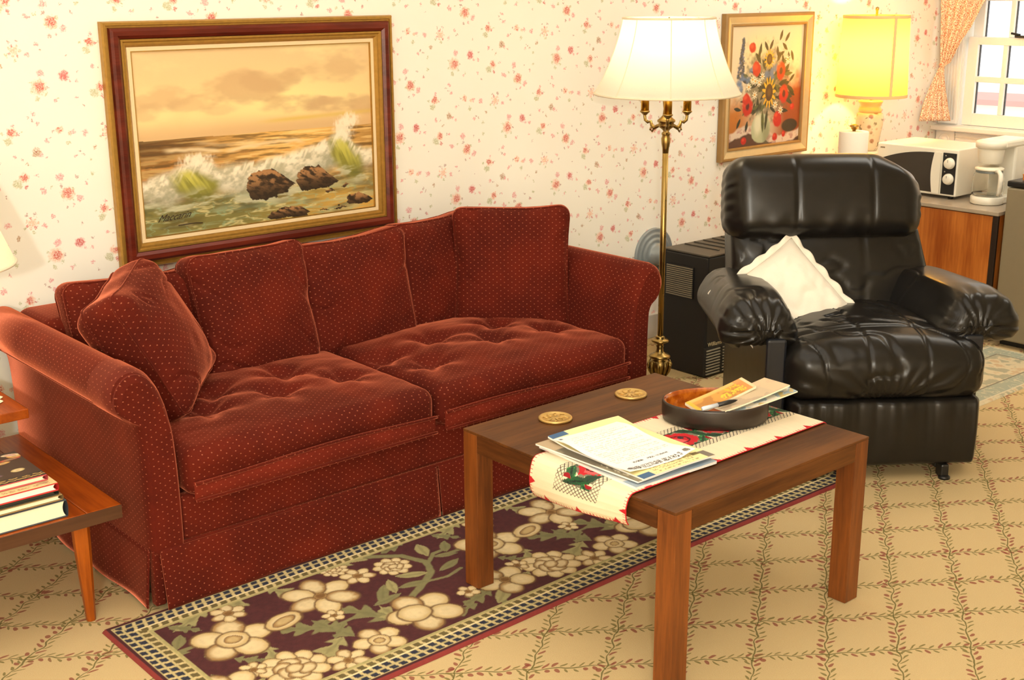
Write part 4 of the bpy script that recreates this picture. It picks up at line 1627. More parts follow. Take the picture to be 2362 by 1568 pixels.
def p_mag_low(u, v):
    i = p_plain(S(240, 232, 214))(u, v)
    over(i, sst(fbm(u * 5, v * 5, 3, 5), .5, .6) * .7, S(176, 190, 200))
    over(i, (v < .12) * .8, S(120, 150, 176))
    return i


def p_mag_dark(u, v):
    i = p_plain(S(98, 90, 74))(u, v)
    over(i, sst(fbm(u * 6, v * 6, 4, 9), .45, .6) * .8, S(150, 140, 116))
    over(i, (v > .80) * .9, S(190, 168, 136))
    lines_of_print(i, v, u, [(.06, .12, .4)], 0, 1, S(225, 215, 190), 3, .02)
    return i


def p_mag_yellow(u, v):
    i = p_plain(S(246, 232, 170))(u, v)
    over(i, (v > .94) & (u < .22), S(58, 98, 140))
    over(i, (u < .16) & (v < .07), S(58, 98, 140))
    over(i, (u > .90) & (v > .0) & (v < .12), S(120, 110, 100))
    lines_of_print(i, u, v, [(.10, .22, .78), (.065, .22, .78)], 0, 1, S(150, 130, 84), 8, .013)
    over(i, (np.abs(v - .11) < .02) & (np.abs(u - .85) < .05), S(120, 104, 60))
    lines_of_print(i, u, v, [(.03, .2, .8)], 0, 1, S(150, 130, 84), 12, .007)
    return i


def p_letter(u, v):
    i = p_plain(S(252, 251, 248))(u, v)
    # masthead along the near edge, body lines fainter above
    lines_of_print(i, u, v, [(.055, .08, .95)], 0, 1, S(84, 78, 74), 4, .034, 1)
    lines_of_print(i, u, v, [(.17, .25, .78)], 0, 1, S(40, 36, 34), 6, .014, 1)
    rows_ = [(.24 + .035 * k, .08, .93 - .25 * ((k * 7) % 3 == 0)) for k in range(19)]
    lines_of_print(i, u, v, rows_, 0, 1, S(214, 208, 192), 9, .009, .9)
    over(i, (np.hypot((u - .07) / .03, (v - .06) / .022) < 1), S(96, 90, 88))
    over(i, (np.hypot((u - .92) / .035, (v - .06) / .024) < 1), S(120, 112, 104))
    over(i, (np.abs(u - .06) < .022) & (np.abs(v - .93) < .02), S(120, 122, 130))
    return i


flat = lambda u, v: 0 * u
sheet('magazine', 'thick pale magazine at the bottom of the paper stack on the runner', 'magazine', 2.183, 2.075, .276, .362, math.radians(-3), zR, .0075, flat, p_mag_low, 'magazines on the coffee table', pages=1, n=(30, 36))
sheet('magazine', 'magazine with a dark grey cover in the middle of the paper stack', 'magazine', 2.162, 2.088, .235, .350, math.radians(2), zR + .0085, .004, lambda u, v: .003 * (1 - u) ** 2 + .002 * v, p_mag_dark, 'magazines on the coffee table', pages=1, n=(60, 80))
sheet('magazine', 'yellow covered magazine with blue corners under the white letter', 'magazine', 2.196, 2.075, .250, .350, math.radians(-2), zR + .0155, .0045, lambda u, v: .010 * sst(np.abs(v - .5), .22, .55) * sst(v, .4, .9) + .004 * (u * (1 - u)) * 2, p_mag_yellow, 'magazines on the coffee table', pages=1, n=(90, 120))
sheet('letter_paper', 'white printed letter lying on top of the magazines', 'paper', 2.176, 2.082, .222, .292, math.radians(-3), zR + .0225, .0012, lambda u, v: .009 * np.exp(-((v - .82) / .18) ** 2) * 1.0 + .012 * sst(u, .72, 1.0) * sst(v, .35, .0) + .006 * sst(u, .3, 0) * sst(v, .2, 0), p_letter, n=(120, 150))

# ------------------------------------------------------------------ oval tray with its contents
tr_ang = math.radians(-41)
tray = thing('oval_tray', 'dark oval tray with a glossy amber inside, standing on the runner', 'tray', (2.563, 2.108, TZ + .0045), tr_ang)
M['tray_out'] = plain('tray_brown', S(44, 35, 28), 0.35, grain=.15)
g_ = NG('amber_glaze')
nn_ = g_.noise(g_.co(), 28, 4, .6)
g_.base(g_.mix(g_.ss(nn_, .35, .7), S(150, 66, 10), S(206, 116, 30)))
g_.set(Roughness=0.18)
g_.p.inputs['Coat Weight'].default_value = .6
M['tray_in'] = g_.m
RA, RB = .145, .106


def oval(m, prof, mat=None):
    return m.lathe([(r, z) for r, z in prof], 64, sy=RB / RA, mat=mat, cap=False)


m = MB()
oval(m, [(0, 0), (RA - .012, 0), (RA - .003, .006), (RA, .022), (RA, .052), (RA - .002, .057), (RA - .005, .058)])
m.build('outer_wall', M['tray_out'], tray)
m = MB()
oval(m, [(RA - .005, .058), (RA - .009, .0565), (RA - .012, .046), (RA - .016, .016), (RA - .026, .007), (RA - .06, .0055), (0, .005)])
m.build('inside', M['tray_in'], tray)

dirx = Vector((math.cos(tr_ang), math.sin(tr_ang), 0))


def brochure(name, label, c, rot, w_, h_, t_, pitch, roll, paint, cat='brochure', group=None):
    t = thing(name, label, cat, c, 0, group)
    t.rotation_euler = Euler((roll, pitch, rot), 'XYZ')
    u, v = np.meshgrid(np.linspace(0, 1, 70), np.linspace(0, 1, 34))
    bend = lambda u_: .010 * (u_ - .3) ** 2
    P = np.stack([(u - .5) * w_, (v - .5) * h_, t_ / 2 + bend(u)], -1)
    printed('cover', P, paint(u, v), M['print_paper'], t)
    m = MB()
    u2, v2 = np.meshgrid(np.linspace(0, 1, 10), np.linspace(0, 1, 3))
    top = np.stack([(u2 - .5) * w_ * .998, (v2 - .5) * h_ * .998, t_ / 2 - .0003 + bend(u2)], -1)
    bot = top - np.array((0, 0, t_))
    m.grid(top).grid(bot)
    ii = [(0, k) for k in range(10)] + [(1, 9), (2, 9)] + [(2, k) for k in range(8, -1, -1)] + [(1, 0)]
    m.grid(np.array([[top[i] for i in ii], [bot[i] for i in ii]]), smooth=False, closed_u=True)
    m.build('pages', M['paper_cream'], t)
    return t


def p_bro_grey(u, v):
    i = p_plain(S(206, 184, 152))(u, v)
    over(i, (fbm(u * 6, v * 3, 3, 4) > .55) * .5, S(170, 150, 130))
    over(i, sst(u, .75, .8) * .5, S(230, 200, 160))
    return i


def p_bro_blue(u, v):
    i = p_plain(S(226, 220, 204))(u, v)
    over(i, (fbm(u * 9, v * 4, 3, 14) > .52) * .8, S(120, 150, 168))
    over(i, (fbm(u * 9, v * 4, 3, 19) > .60) * .8, S(200, 170, 80))
    return i


def p_booklet(u, v):
    i = p_plain(S(214, 152, 70))(u, v)
    over(i, sst(fbm(u * 7, v * 3, 4, 24), .45, .6) * .7, S(168, 110, 50))
    over(i, sst(v, .72, .85) * .8, S(226, 190, 110))
    over(i, (u > .82) * .8, S(222, 140, 80))
    over(i, (u > .95) * .7, S(240, 220, 180))
    over(i, (u < .07) * .9, S(214, 180, 60))
    gl = (np.abs(v - .30) < .16) & (u > .45) & (u < .88) & (vnoise(u * 70, v * 9, 33) > .45)
    over(i, gl * .9, S(238, 200, 60))
    gl = (np.abs(v - .66) < .12) & (u > .62) & (u < .86) & (vnoise(u * 60, v * 12, 37) > .5)
    over(i, gl * .9, S(226, 186, 50))
    return i


zt = TZ + .0045
up_r = math.radians(8)
brochure('brochure', 'pale brochure sticking out over the far end of the oval tray', (2.640, 2.036, zt + .061), tr_ang + math.radians(26), .215, .100, .0035, math.radians(-7), 0, p_bro_blue, 'brochure', 'brochures in the oval tray')
brochure('brochure', 'folded beige brochure under the orange booklet in the tray', (2.622, 2.052, zt + .069), tr_ang + math.radians(30), .225, .105, .004, math.radians(-8), math.radians(-4), p_bro_grey, 'brochure', 'brochures in the oval tray')
brochure('booklet', 'orange booklet with yellow lettering leaning in the oval tray', (2.566, 2.092, zt + .069), tr_ang + math.radians(33), .205, .058, .008, math.radians(-9), math.radians(10), p_booklet, 'booklet')
pen = thing('pen', 'white and black pen lying on the brochures in the oval tray', 'pen', (2.500, 2.048, zt + .070), tr_ang + math.radians(28))
pen.rotation_euler = Euler((0, math.radians(-3), tr_ang + math.radians(28)), 'XYZ')
RY_ = Matrix.Rotation(PI / 2, 4, 'Y')
M['pen_white'] = plain('pen_white', S(214, 224, 236), 0.25)
MB().lathe([(0, -.050), (.005, -.050), (.0058, -.046), (.0058, .000), (0, .0)], 14, mat=RY_).build('barrel', M['pen_white'], pen)
MB().lathe([(0, -.001), (.0062, .0), (.0062, .04), (.0035, .058), (.001, .066), (0, .066)], 14, mat=RY_).build('grip', M['black_plastic'], pen)

# ------------------------------------------------------------------ black leather recliner
LEA = M['leather']
RO = Vector((3.582, 2.176, 0))
rec = thing('recliner', 'black leather recliner armchair with overstuffed arms and a closed footrest', 'armchair', RO, math.radians(-37.5))
M['post'] = plain('blue_black_post', S(28, 30, 36), 0.45, grain=.1)


def wrinkle(p, seed, amp, fx, fz, ang=0.0):
    u = p[:, 0] * math.cos(ang) + p[:, 2] * math.sin(ang)
    return amp * (np.abs(fbm(u * fx + seed, p[:, 1] * 8 + p[:, 2] * fz, 3, int(seed)) - .5) * -2 + .3)


CX = -.045
for sx, x in ((-1, -.385), (1, .300)):
    MB().box((x, .44, .275), (.045, .66, .45), .012).build('side_panel', LEA, rec)
    MB().box((x + (.006 if sx > 0 else -.012) - (.035 if sx > 0 else 0), .070, .27 if sx < 0 else .40), (.068, .03, .43 if sx < 0 else .17), .010).build('arm_post', M['post'], rec)
m = MB()
m.box((CX, .45, .17), (.62, .60, .20), .01)
m.build('under_frame', M['black_plastic'], rec)
for x in (-.27, .185):
    m = MB().box((x, .02, .026), (.028, .05, .05), .006)
    m.box((x, .30, .03), (.03, .5, .02), .004)
    m.lathe([(.020, 0.0005), (.020, .008), (.012, .012)], 16, (x, .0, 0.0005))
    m.build('glide_foot', M['black_plastic'], rec)
for x in (-.30, .22):
    MB().box((x, .66, .037), (.04, .08, .072), .006).build('rear_foot', M['black_plastic'], rec)


def fr_fn(p, h):
    u, t = p[:, 0] / h[0], p[:, 2] / h[2]
    fr = np.clip(-p[:, 1] / h[1], 0, 1)
    pl = fbm(p[:, 0] * 26, p[:, 2] * 1.5 + 5, 3, 18) * 2.4 - .7
    fade = .25 + .75 * sst(t, -1.0, .9)
    p[:, 1] -= fr * (.010 * (1 - t ** 2) + .007 * (pl - .5) * fade + .006 * (fbm(p[:, 0] * 16, p[:, 2] * 3, 3, 8) - .5))
    p[:, 1] += fr * .02 * sst(np.abs(u), .93, 1.0)
    return p


v, f = softbox((.645, .10, .235), .022, (110, 2, 16), 4, fr_fn)
MB().add(v + np.array((CX + .015, .045, .168)), f).build('footrest_panel', LEA, rec)


def seat_fn(p, h):
    u, w_, t = p[:, 0] / h[0], p[:, 1] / h[1], p[:, 2] / h[2]
    top = np.clip(t + .2, 0, 1)
    p[:, 2] += top * .050 * (1 - np.abs(u) ** 2.2) * (1 - np.abs(w_) ** 3 * .55)
    fr = sst(-w_, .55, 1.0)
    p[:, 1] -= fr * .028 * (1 - np.abs(u) ** 3) * (1 - t ** 2)
    # puckers fan out from the corners and the stitched seams
    r1 = np.arctan2(p[:, 2] + .12, p[:, 0])
    puck = np.sin(r1 * 26 + fbm(p[:, 0] * 8, p[:, 2] * 8, 2, 5) * 6)
    p[:, 1] -= fr * .0055 * puck * sst(-t, -.6, .9)
    nz = np.abs(fbm(p[:, 0] * 9 + p[:, 1] * 5, p[:, 1] * 7 - p[:, 2] * 6, 3, 17) - .5)
    p[:, 2] -= top * sst(nz, .07, .0) * .006
    p[:, 1] += fr * sst(nz, .06, .0) * .006
    seam = np.exp(-((p[:, 1] + h[1] * .52) / .010) ** 2)
    p[:, 2] -= top * seam * .010
    for xs in (-.075, .12):
        p[:, 2] -= top * np.exp(-((p[:, 0] - xs) / .006) ** 2) * .005
        p[:, 1] += fr * np.exp(-((p[:, 0] - xs) / .006) ** 2) * .004
    return p


v, f = softbox((.672, .60, .185), .065, (90, 70, 12), 6, seat_fn)
MB().add(v + np.array((CX + .012, .285, .372)), f).build('seat_cushion', LEA, rec)


def tilt_about(v, y0, z0, ang):
    c, s = math.cos(ang), math.sin(ang)
    q = v.copy()
    dy, dz = v[:, 1] - y0, v[:, 2] - z0
    q[:, 1] = y0 + dy * c + dz * s
    q[:, 2] = z0 - dy * s + dz * c
    return q


def back_fn(p, h):
    u, t = p[:, 0] / h[0], p[:, 2] / h[2]
    fr = np.clip(-p[:, 1] / h[1], 0, 1)
    p[:, 1] -= fr * .035 * (1 - np.abs(u) ** 3) * (1 - np.abs(t) ** 4)
    p[:, 0] += (1 - t) * .5 * (.05 * (u + 1) * .5 * 2 * (u > 0) * np.abs(u) - .0 * u)
    nz = np.abs(fbm(p[:, 0] * 5 + 2, p[:, 2] * 7, 3, 27) - .5)
    p[:, 1] += fr * sst(nz, .05, 0) * .005
    for xs in (-.13, .13):
        p[:, 1] += fr * np.exp(-((p[:, 0] - xs) / .006) ** 2) * .004
    return p


v, f = softbox((.70, .16, .46), .035, (60, 4, 44), 5, back_fn)
v = tilt_about(v + np.array((-.078, .60, .53)), .60, .36, math.radians(15))
MB().add(v, f).build('back_cushion', LEA, rec)


def head_fn(p, h):
    u, t = p[:, 0] / h[0], p[:, 2] / h[2]
    fr = np.clip(-p[:, 1] / h[1] + .1, 0, 1)
    p[:, 1] -= fr * .030 * (1 - np.abs(u) ** 4) * (1 - ((t + .35) / 1.35) ** 2)
    # side ends gathered, top rounded off to the right
    endp = sst(np.abs(u), .86, 1.0)
    nzh = fbm(p[:, 2] * 14, p[:, 0] * 9, 3, 45)
    p[:, 1] += endp * fr * (.012 + .003 * np.sin(p[:, 2] * 130 + nzh * 7))
    p[:, 0] += endp * np.sign(p[:, 0]) * .0012 * np.sin(p[:, 2] * 150 + p[:, 1] * 60 + nzh * 6)
    rt = np.clip(t, 0, 1) ** 1.6
    p[:, 0] -= np.where(p[:, 0] > 0, .075, .012) * rt * sst(np.abs(u), .3, 1) * np.sign(p[:, 0])
    p[:, 2] -= rt * .03 * sst(u, .55, 1.0)
    low = sst(-t, .1, .9)
    fold = np.sin(p[:, 0] * 70 + fbm(p[:, 0] * 6, p[:, 2] * 4, 2, 41) * 8)
    p[:, 1] += fr * low * .003 * fold
    for xs in (-.12, .16):
        p[:, 1] += fr * np.exp(-((p[:, 0] - xs) / .008) ** 2) * .005
    p[:, 2] += np.clip(t, 0, 1) * .012 * np.cos(u * 1.4)
    return p


v, f = softbox((.735, .20, .30), .075, (80, 5, 26), 7, head_fn)
v = tilt_about(v + np.array((-.088, .600, .858)), .60, .36, math.radians(9))
MB().add(v, f).build('head_cushion', LEA, rec)
v, f = softbox((.69, .07, .62), .03, (10, 2, 10), 3)
v = tilt_about(v + np.array((-.075, .685, .64)), .66, .33, math.radians(13))
MB().add(v, f).build('back_shell', LEA, rec)

for sx, x in ((-1, -.428), (1, .288)):
    def arm_fn(p, h, sx=sx):
        w_ = p[:, 1] / h[1]
        u = p[:, 0] / h[0]
        t = p[:, 2] / h[2]
        fr = sst(-w_, .35, 1.0)
        # crown along the arm, front end rolled down, inner edge drooping to the seat
        p[:, 2] += np.clip(t, 0, 1) * .028 * (1 - u ** 2)
        p[:, 2] -= fr ** 1.6 * .026
        p[:, 2] += (-w_) * .018
        p[:, 0] += sx * (-w_) * .024
        inn = np.clip(-u * sx, 0, 1)
        p[:, 2] -= sst(inn, .45, 1.0) * .045 * (1 - .2 * fr)
        p[:, 2] -= sst(np.clip(u * sx, 0, 1), .6, 1.0) * .012
        # gathered puckers round the front end
        pk = np.sin(np.arctan2(p[:, 2] + .02, p[:, 0] * .8) * 17 + fbm(p[:, 0] * 14, p[:, 2] * 14, 2, 51) * 5)
        p[:, 1] -= sst(-w_, .72, 1.0) * .007 * pk * sst(-t, -.8, .3)
        p[:, 2] += sst(-w_, .5, .9) * .0035 * pk
        nz = np.abs(fbm(p[:, 0] * 6, p[:, 1] * 5, 3, 61 + sx) - .5)
        p[:, 2] -= sst(nz, .05, 0) * .004 * np.clip(t, 0, 1)
        return p
    v, f = softbox((.275, .64, .135), .066, (34, 70, 6), 7, arm_fn)
    MB().add(v + np.array((x, .385, .522)), f).build('arm_pad', LEA, rec)

# white scalloped pillow in the corner of the recliner
ex41 = Vector((math.cos(math.radians(41)), -math.sin(math.radians(41)), 0))
ey41 = Vector((math.sin(math.radians(41)), math.cos(math.radians(41)), 0))


def dirw(x, y, z):
    return ex41 * x + ey41 * y + Vector((0, 0, z))


pc = RO + dirw(-.286, .400, .500)
wp = thing('white_pillow', 'white cotton pillow with a scalloped edge on the black recliner', 'pillow')
wp.matrix_world = axes(pc, dirw(.23, -.16, -.26), dirw(.25, .12, .14))


def knife_pillow(w_, h_, t_, n, seed):
    V = []
    g = np.linspace(-1, 1, n)
    U, T = np.meshgrid(g, g)
    th_ = t_ / 2 * np.clip((1 - np.abs(U) ** 2.5) * (1 - np.abs(T) ** 2.5), 0, 1) ** .55
    wr = (np.abs(fbm(U * 2.2 + T * 1.3 + seed, T * 2.0 - U * .8, 3, 71) - .5) - .12) * .05 * np.clip((1 - U ** 2) * (1 - T ** 2) * 3, 0, 1)
    bx = U * w_ / 2 * (1 - .06 * (1 - T ** 2) * U ** 2)
    bz = T * h_ / 2 * (1 - .06 * (1 - U ** 2) * T ** 2)
    front = np.stack([bx, -th_ - wr, bz], -1)
    back = np.stack([bx, th_ + wr * .3, bz], -1)
    return front, back, bx, bz


fr_, bk_, bx, bz = knife_pillow(.40, .38, .15, 46, 2.0)
m = MB().grid(fr_).grid(bk_)
m.build('cover', M['linen_white'], wp)
# flange with scallops
n_ = 46
ring = [(0, k) for k in range(n_)] + [(k, n_ - 1) for k in range(1, n_)] + [(n_ - 1, k) for k in range(n_ - 2, -1, -1)] + [(k, 0) for k in range(n_ - 2, 0, -1)]
inner = np.array([(bx[i], 0, bz[i]) for i in ring])
L_ = len(ring)
outs = []
for j in range(5):
    q = j / 4
    row = []
    for i, p_ in enumerate(inner):
        c_ = np.array((p_[0], 0, p_[2]))
        mx = max(abs(c_[0]), abs(c_[2])) + 1e-6
        dv = c_ / (np.linalg.norm(c_) + 1e-9)
        sc = .5 + .5 * abs(math.sin(i * PI / 7.5))
        ext = q * (.014 + .014 * sc)
        row.append(c_ + dv * ext + np.array((0, .006 * math.sin(i * .8) * q - .002 * q, 0)))
    outs.append(row)
fl = MB().grid(np.array(outs), closed_u=True).build('scalloped_edge', M['linen_white'], wp)
sm = fl.modifiers.new('thick', 'SOLIDIFY')
sm.thickness = .003

# ------------------------------------------------------------------ brass floor lamp
fl = thing('floor_lamp', 'brass candelabra floor lamp with an ivory bell shade, behind the right sofa arm', 'lamp', (3.600, 3.252, 0))
BR = M['brass']
m = MB().lathe([(0, .001), (.128, .001), (.132, .006), (.130, .014), (.118, .020), (.110, .030), (.085, .040), (.050, .052), (.036, .060), (.026, .075)], 40)
m.build('base', BR, fl)
m = MB().lathe([(.024, .070), (.034, .085), (.030, .10), (.022, .11), (.028, .125), (.038, .150), (.040, .170), (.034, .183), (.022, .186), (.040, .192), (.043, .197), (.038, .203), (.022, .210), (.015, .220), (.013, .232), (.016, .240), (.012, .245), (.020, .252), (.034, .258), (.036, .262), (.030, .267), (.018, .270), (.020, .276), (.012, .282)], 32)
m.build('stem_urn', BR, fl)
lf = MB()
for k in range(10):
    a = k * PI / 5
    lf.tube([(.026 * math.cos(a), .026 * math.sin(a), .115), (.040 * math.cos(a), .040 * math.sin(a), .140), (.046 * math.cos(a), .046 * math.sin(a), .165), (.040 * math.cos(a), .040 * math.sin(a), .182)], [.003, .006, .006, .002], 6)
lf.build('leaf_relief', BR, fl)
MB().lathe([(.0115, .278), (.0115, 1.03)], 20).build('pole', BR, fl)
m = MB().lathe([(.0115, 1.0), (.013, 1.02), (.016, 1.035), (.0175, 1.055), (.014, 1.066), (.0165, 1.070), (.0165, 1.076), (.010, 1.082), (.016, 1.090), (.028, 1.098), (.032, 1.106), (.028, 1.114), (.034, 1.118), (.034, 1.124), (.024, 1.132), (.015, 1.142), (.012, 1.165), (.015, 1.19), (.015, 1.215), (.010, 1.22), (.010, 1.25), (.006, 1.255), (.006, 1.29)], 28)
m.build('hub', BR, fl)
vx = Vector((3.6, 3.252, 0)).normalized()
a0 = math.atan2(-vx.y, -vx.x)
for k in range(3):
    a = a0 + k * 2 * PI / 3 + .05
    c_, s_ = math.cos(a), math.sin(a)
    pth = [(r * c_, r * s_, z) for r, z in ((.020, 1.108), (.036, 1.100), (.050, 1.092), (.062, 1.102), (.066, 1.116), (.078, 1.112), (.090, 1.120), (.092, 1.134), (.092, 1.142))]
    arm = MB().tube(pth, [.006, .007, .008, .007, .006, .006, .006, .006, .006], 10)
    arm.tube([(r * c_, r * s_, z) for r, z in ((.050, 1.092), (.060, 1.078), (.068, 1.084), (.064, 1.094))], .004, 8)
    arm.lathe([(.006, 1.138), (.014, 1.146), (.019, 1.150), (.019, 1.154), (.012, 1.156)], 20, (.092 * c_, .092 * s_, 0))
    ao = arm.build('arm', BR, fl)
    MB().lathe([(0, 1.154), (.0155, 1.154), (.0155, 1.238), (.012, 1.240), (0, 1.240)], 20, (.092 * c_, .092 * s_, 0)).build('candle_sleeve', M['gold'], ao)
    MB().lathe([(.010, 1.238), (.013, 1.250), (.022, 1.280), (.026, 1.305), (.022, 1.325), (.010, 1.336), (0, 1.338)], 18, (.092 * c_, .092 * s_, 0)).build('lamp_bulb', M['paper_white'], ao)
    bulb('floor_lamp_bulb', (3.600 + .06 * c_, 3.252 + .06 * s_, 1.40), 1.1, (1.0, .82, .55), .03)
NS = 64


def bell(q):
    """radius along the shade: 0 top, 1 bottom"""
    return .170 + .092 * q ** 1.35 + .012 * q ** 6


P = []
for q in np.linspace(0, 1, 24):
    ring = []
    for j in range(NS):
        a = 2 * PI * j / NS
        seg = (a / (2 * PI) * 8) % 1
        r = bell(q) * (1 - .018 * math.sin(seg * PI))
        ring.append((r * math.cos(a), r * math.sin(a), 1.497 - q * .275))
    P.append(ring)
tl_ = Matrix.Rotation(math.radians(-1.6), 4, vx.cross(Vector((0, 0, 1))).cross(Vector((0, 0, 1))))
so = MB().grid(np.array(P), closed_u=True).build('lamp_shade', M['shade_ivory'], fl)
for q, rr in ((0, .0045), (1, .0045)):
    r = bell(q) * (1 - .006) + .001
    MB().tube([((r) * (1 - .018 * math.sin(((j / NS * 8) % 1) * PI)) * math.cos(2 * PI * j / NS), (r) * (1 - .018 * math.sin(((j / NS * 8) % 1) * PI)) * math.sin(2 * PI * j / NS), 1.497 - q * .275) for j in range(NS)], rr, 6, closed=True).build('trim_band', M['trim_ivory'], so)
for k in range(8):
    a = k * PI / 4
    MB().tube([((bell(q) + .0005) * math.cos(a), (bell(q) + .0005) * math.sin(a), 1.497 - q * .275) for q in np.linspace(0, 1, 14)], .0018, 5).build('panel_seam', M['trim_ivory'], so)
hr = MB()
for k in range(3):
    a = k * 2 * PI / 3
    hr.tube([(0, 0, 1.482), (.168 * math.cos(a), .168 * math.sin(a), 1.494)], .002, 6)
hr.tube([(.0, 0, 1.25), (0, 0, 1.50)], .003, 8)
hr.build('spider', BR, fl)

# ------------------------------------------------------------------ black gas heater and its wall collar
HX, HY = 3.987, 3.345
ht = thing('gas_heater', 'black upright room heater with tan louvres behind the recliner', 'heater', (HX + .36, HY + .125, 0))


def HL(x, y, z):
    return (x - HX - .36, y - HY - .125, z)


MB().box(HL(HX + .36, HY + .125, .262), (.72, .25, .522), .008).build('cabinet', M['black_enamel'], ht)
m = MB()
m.box(HL(HX + .36, HY + .125, .5275), (.724, .254, .008), .003)
for k in range(9):
    m.box(HL(HX + .12 + k * .060, HY + .14, .534), (.010, .19, .006), .002)
m.build('top_grille', M['black_top'], ht)
# side grille of fine tan louvres on the face towards the lamp
g = MB().box(HL(HX - .002, 3.497, .4015), (.004, .150, .137), .001).build('side_grille', M['black_enamel'], ht)
for k in range(15):
    m = MB().box(HL(HX - .005, 3.497, .3395 + k * .0088), (.008, .146, .0050), .001)
    m.build('louvre', M['vent_tan'], g)
g = MB().box(HL(HX + .085, HY - .002, .073), (.20, .004, .125), .001).build('front_grille', M['black_enamel'], ht)
for k in range(9):
    for xa, xb in ((.002, .090), (.108, .170)):
        MB().box(HL(HX + (xa + xb) / 2, HY - .005, .018 + k * .0128), (xb - xa, .008, .0055), .001).build('louvre', M['vent_grey'], g)
M['badge'] = plain('badge_silver', S(206, 196, 160), 0.35, metal=.4)
text_mesh('maker_badge', 'Williams', .026, M['badge'], ht, Matrix.Translation(HL(HX + .010, HY - .0045, .138)) @ Matrix.Rotation(PI / 2, 4, 'X'), .0008)

vc = thing('wall_vent_collar', 'round grey ribbed vent collar on the wallpaper behind the heater', 'vent', (4.305, YW, .402))
rt = Matrix.Rotation(PI / 2, 4, 'X')
MB().lathe([(.125, .0), (.125, .010), (.118, .014), (.108, .008), (.100, .014), (.092, .018), (.084, .012), (.076, .018), (.068, .024), (.060, .018), (.052, .026), (.045, .030), (.045, .345), (.040, .345), (.040, .03)], 48, mat=rt, cap=False).build('ring', M['zinc'], vc)
m = MB().tube([(3.95, YW - .012, .30), (4.03, YW - .014, .275), (4.12, YW - .012, .235), (4.22, YW - .010, .19)], .004, 8)
m.tube([(3.95, YW - .012, .28), (4.03, YW - .014, .255), (4.12, YW - .012, .215), (4.22, YW - .010, .17)], .004, 8)
tag(m.build('power_cord', M['black_plastic']), 'thin dark cords on the wall between sofa and heater', 'cord')

# ------------------------------------------------------------------ credenza and what stands on it
KX, KY0, KY1, KZ = 5.365, 2.822, 3.900, .619
cr = thing('credenza', 'wooden credenza with a grey top holding the microwave, beside the fridge', 'cabinet', (KX + .3, (KY0 + KY1) / 2, 0))


def KL(x, y, z):
    return (x - KX - .3, y - (KY0 + KY1) / 2, z)


MB().box(KL(KX + .325, (KY0 + KY1) / 2, .325), (.61, KY1 - KY0 - .01, .55), .002).build('carcass', M['credenza_wood'], cr)
MB().box(KL(KX + .34, (KY0 + KY1) / 2, .026), (.56, KY1 - KY0 - .04, .05), .001).build('plinth', M['dark_wood'], cr)
MB().box(KL(KX + .32, (KY0 + KY1) / 2, KZ - .0095), (.65, KY1 - KY0, .019), .003).build('top', M['laminate'], cr)
for y0, y1 in ((2.852, 3.37), (3.376, 3.895)):
    dr = MB().box(KL(KX + .012, (y0 + y1) / 2, .328), (.018, y1 - y0, .535), .002).build('door', M['credenza_wood'], cr)
    yk = y1 - .03 if y0 < 3 else y0 + .03
    MB().lathe([(.006, 0), (.006, .012), (.013, .018), (.013, .024), (0, .027)], 16, mat=Matrix.Translation(KL(KX + .003, yk, .38)) @ Matrix.Rotation(-PI / 2, 4, 'Y')).build('knob', BR, dr)
MB().box(KL(KX + .010, 2.837, .33), (.016, .026, .54), .002).build('end_stile', M['dark_wood'], cr)

# microwave
MX, MY0, MY1, MZ0, MZ1 = 5.515, 3.129, 3.571, .634, .857
mw = thing('microwave', 'white microwave oven with two round dials on the credenza', 'microwave', (MX + .165, (MY0 + MY1) / 2, KZ))
WP = M['white_plastic']


def ML(x, y, z):
    return (x - MX - .165, y - (MY0 + MY1) / 2, z - KZ)


MB().box(ML(MX + .170, (MY0 + MY1) / 2, (MZ0 + MZ1) / 2), (.32, MY1 - MY0 - .004, MZ1 - MZ0), .004).build('case', WP, mw)
MB().box(ML(MX + .006, (MY0 + MY1) / 2, (MZ0 + MZ1) / 2 - .001), (.014, MY1 - MY0, MZ1 - MZ0 - .002), .005).build('front_panel', WP, mw)
for x in (.03, .29):
    for y in (MY0 + .04, MY1 - .04):
        MB().lathe([(0, 0), (.012, 0), (.014, .016), (0, .016)], 12, ML(MX + x, y, KZ + .0005)).build('foot', M['black_plastic'], mw)
poly = []
for t in np.linspace(0, 1, 12):       # top edge, low at the far (left) end
    poly.append((3.545 - t * .290, .782 + .053 * (1 - (1 - t) ** 2.2)))
for t in np.linspace(0, 1, 10):       # concave right edge beside the handle
    poly.append((3.255 + .012 * math.sin(t * PI), .835 - t * .190))
for t in np.linspace(0, 1, 10):
    poly.append((3.255 + t * .290, .645 + .02 * t ** 2))
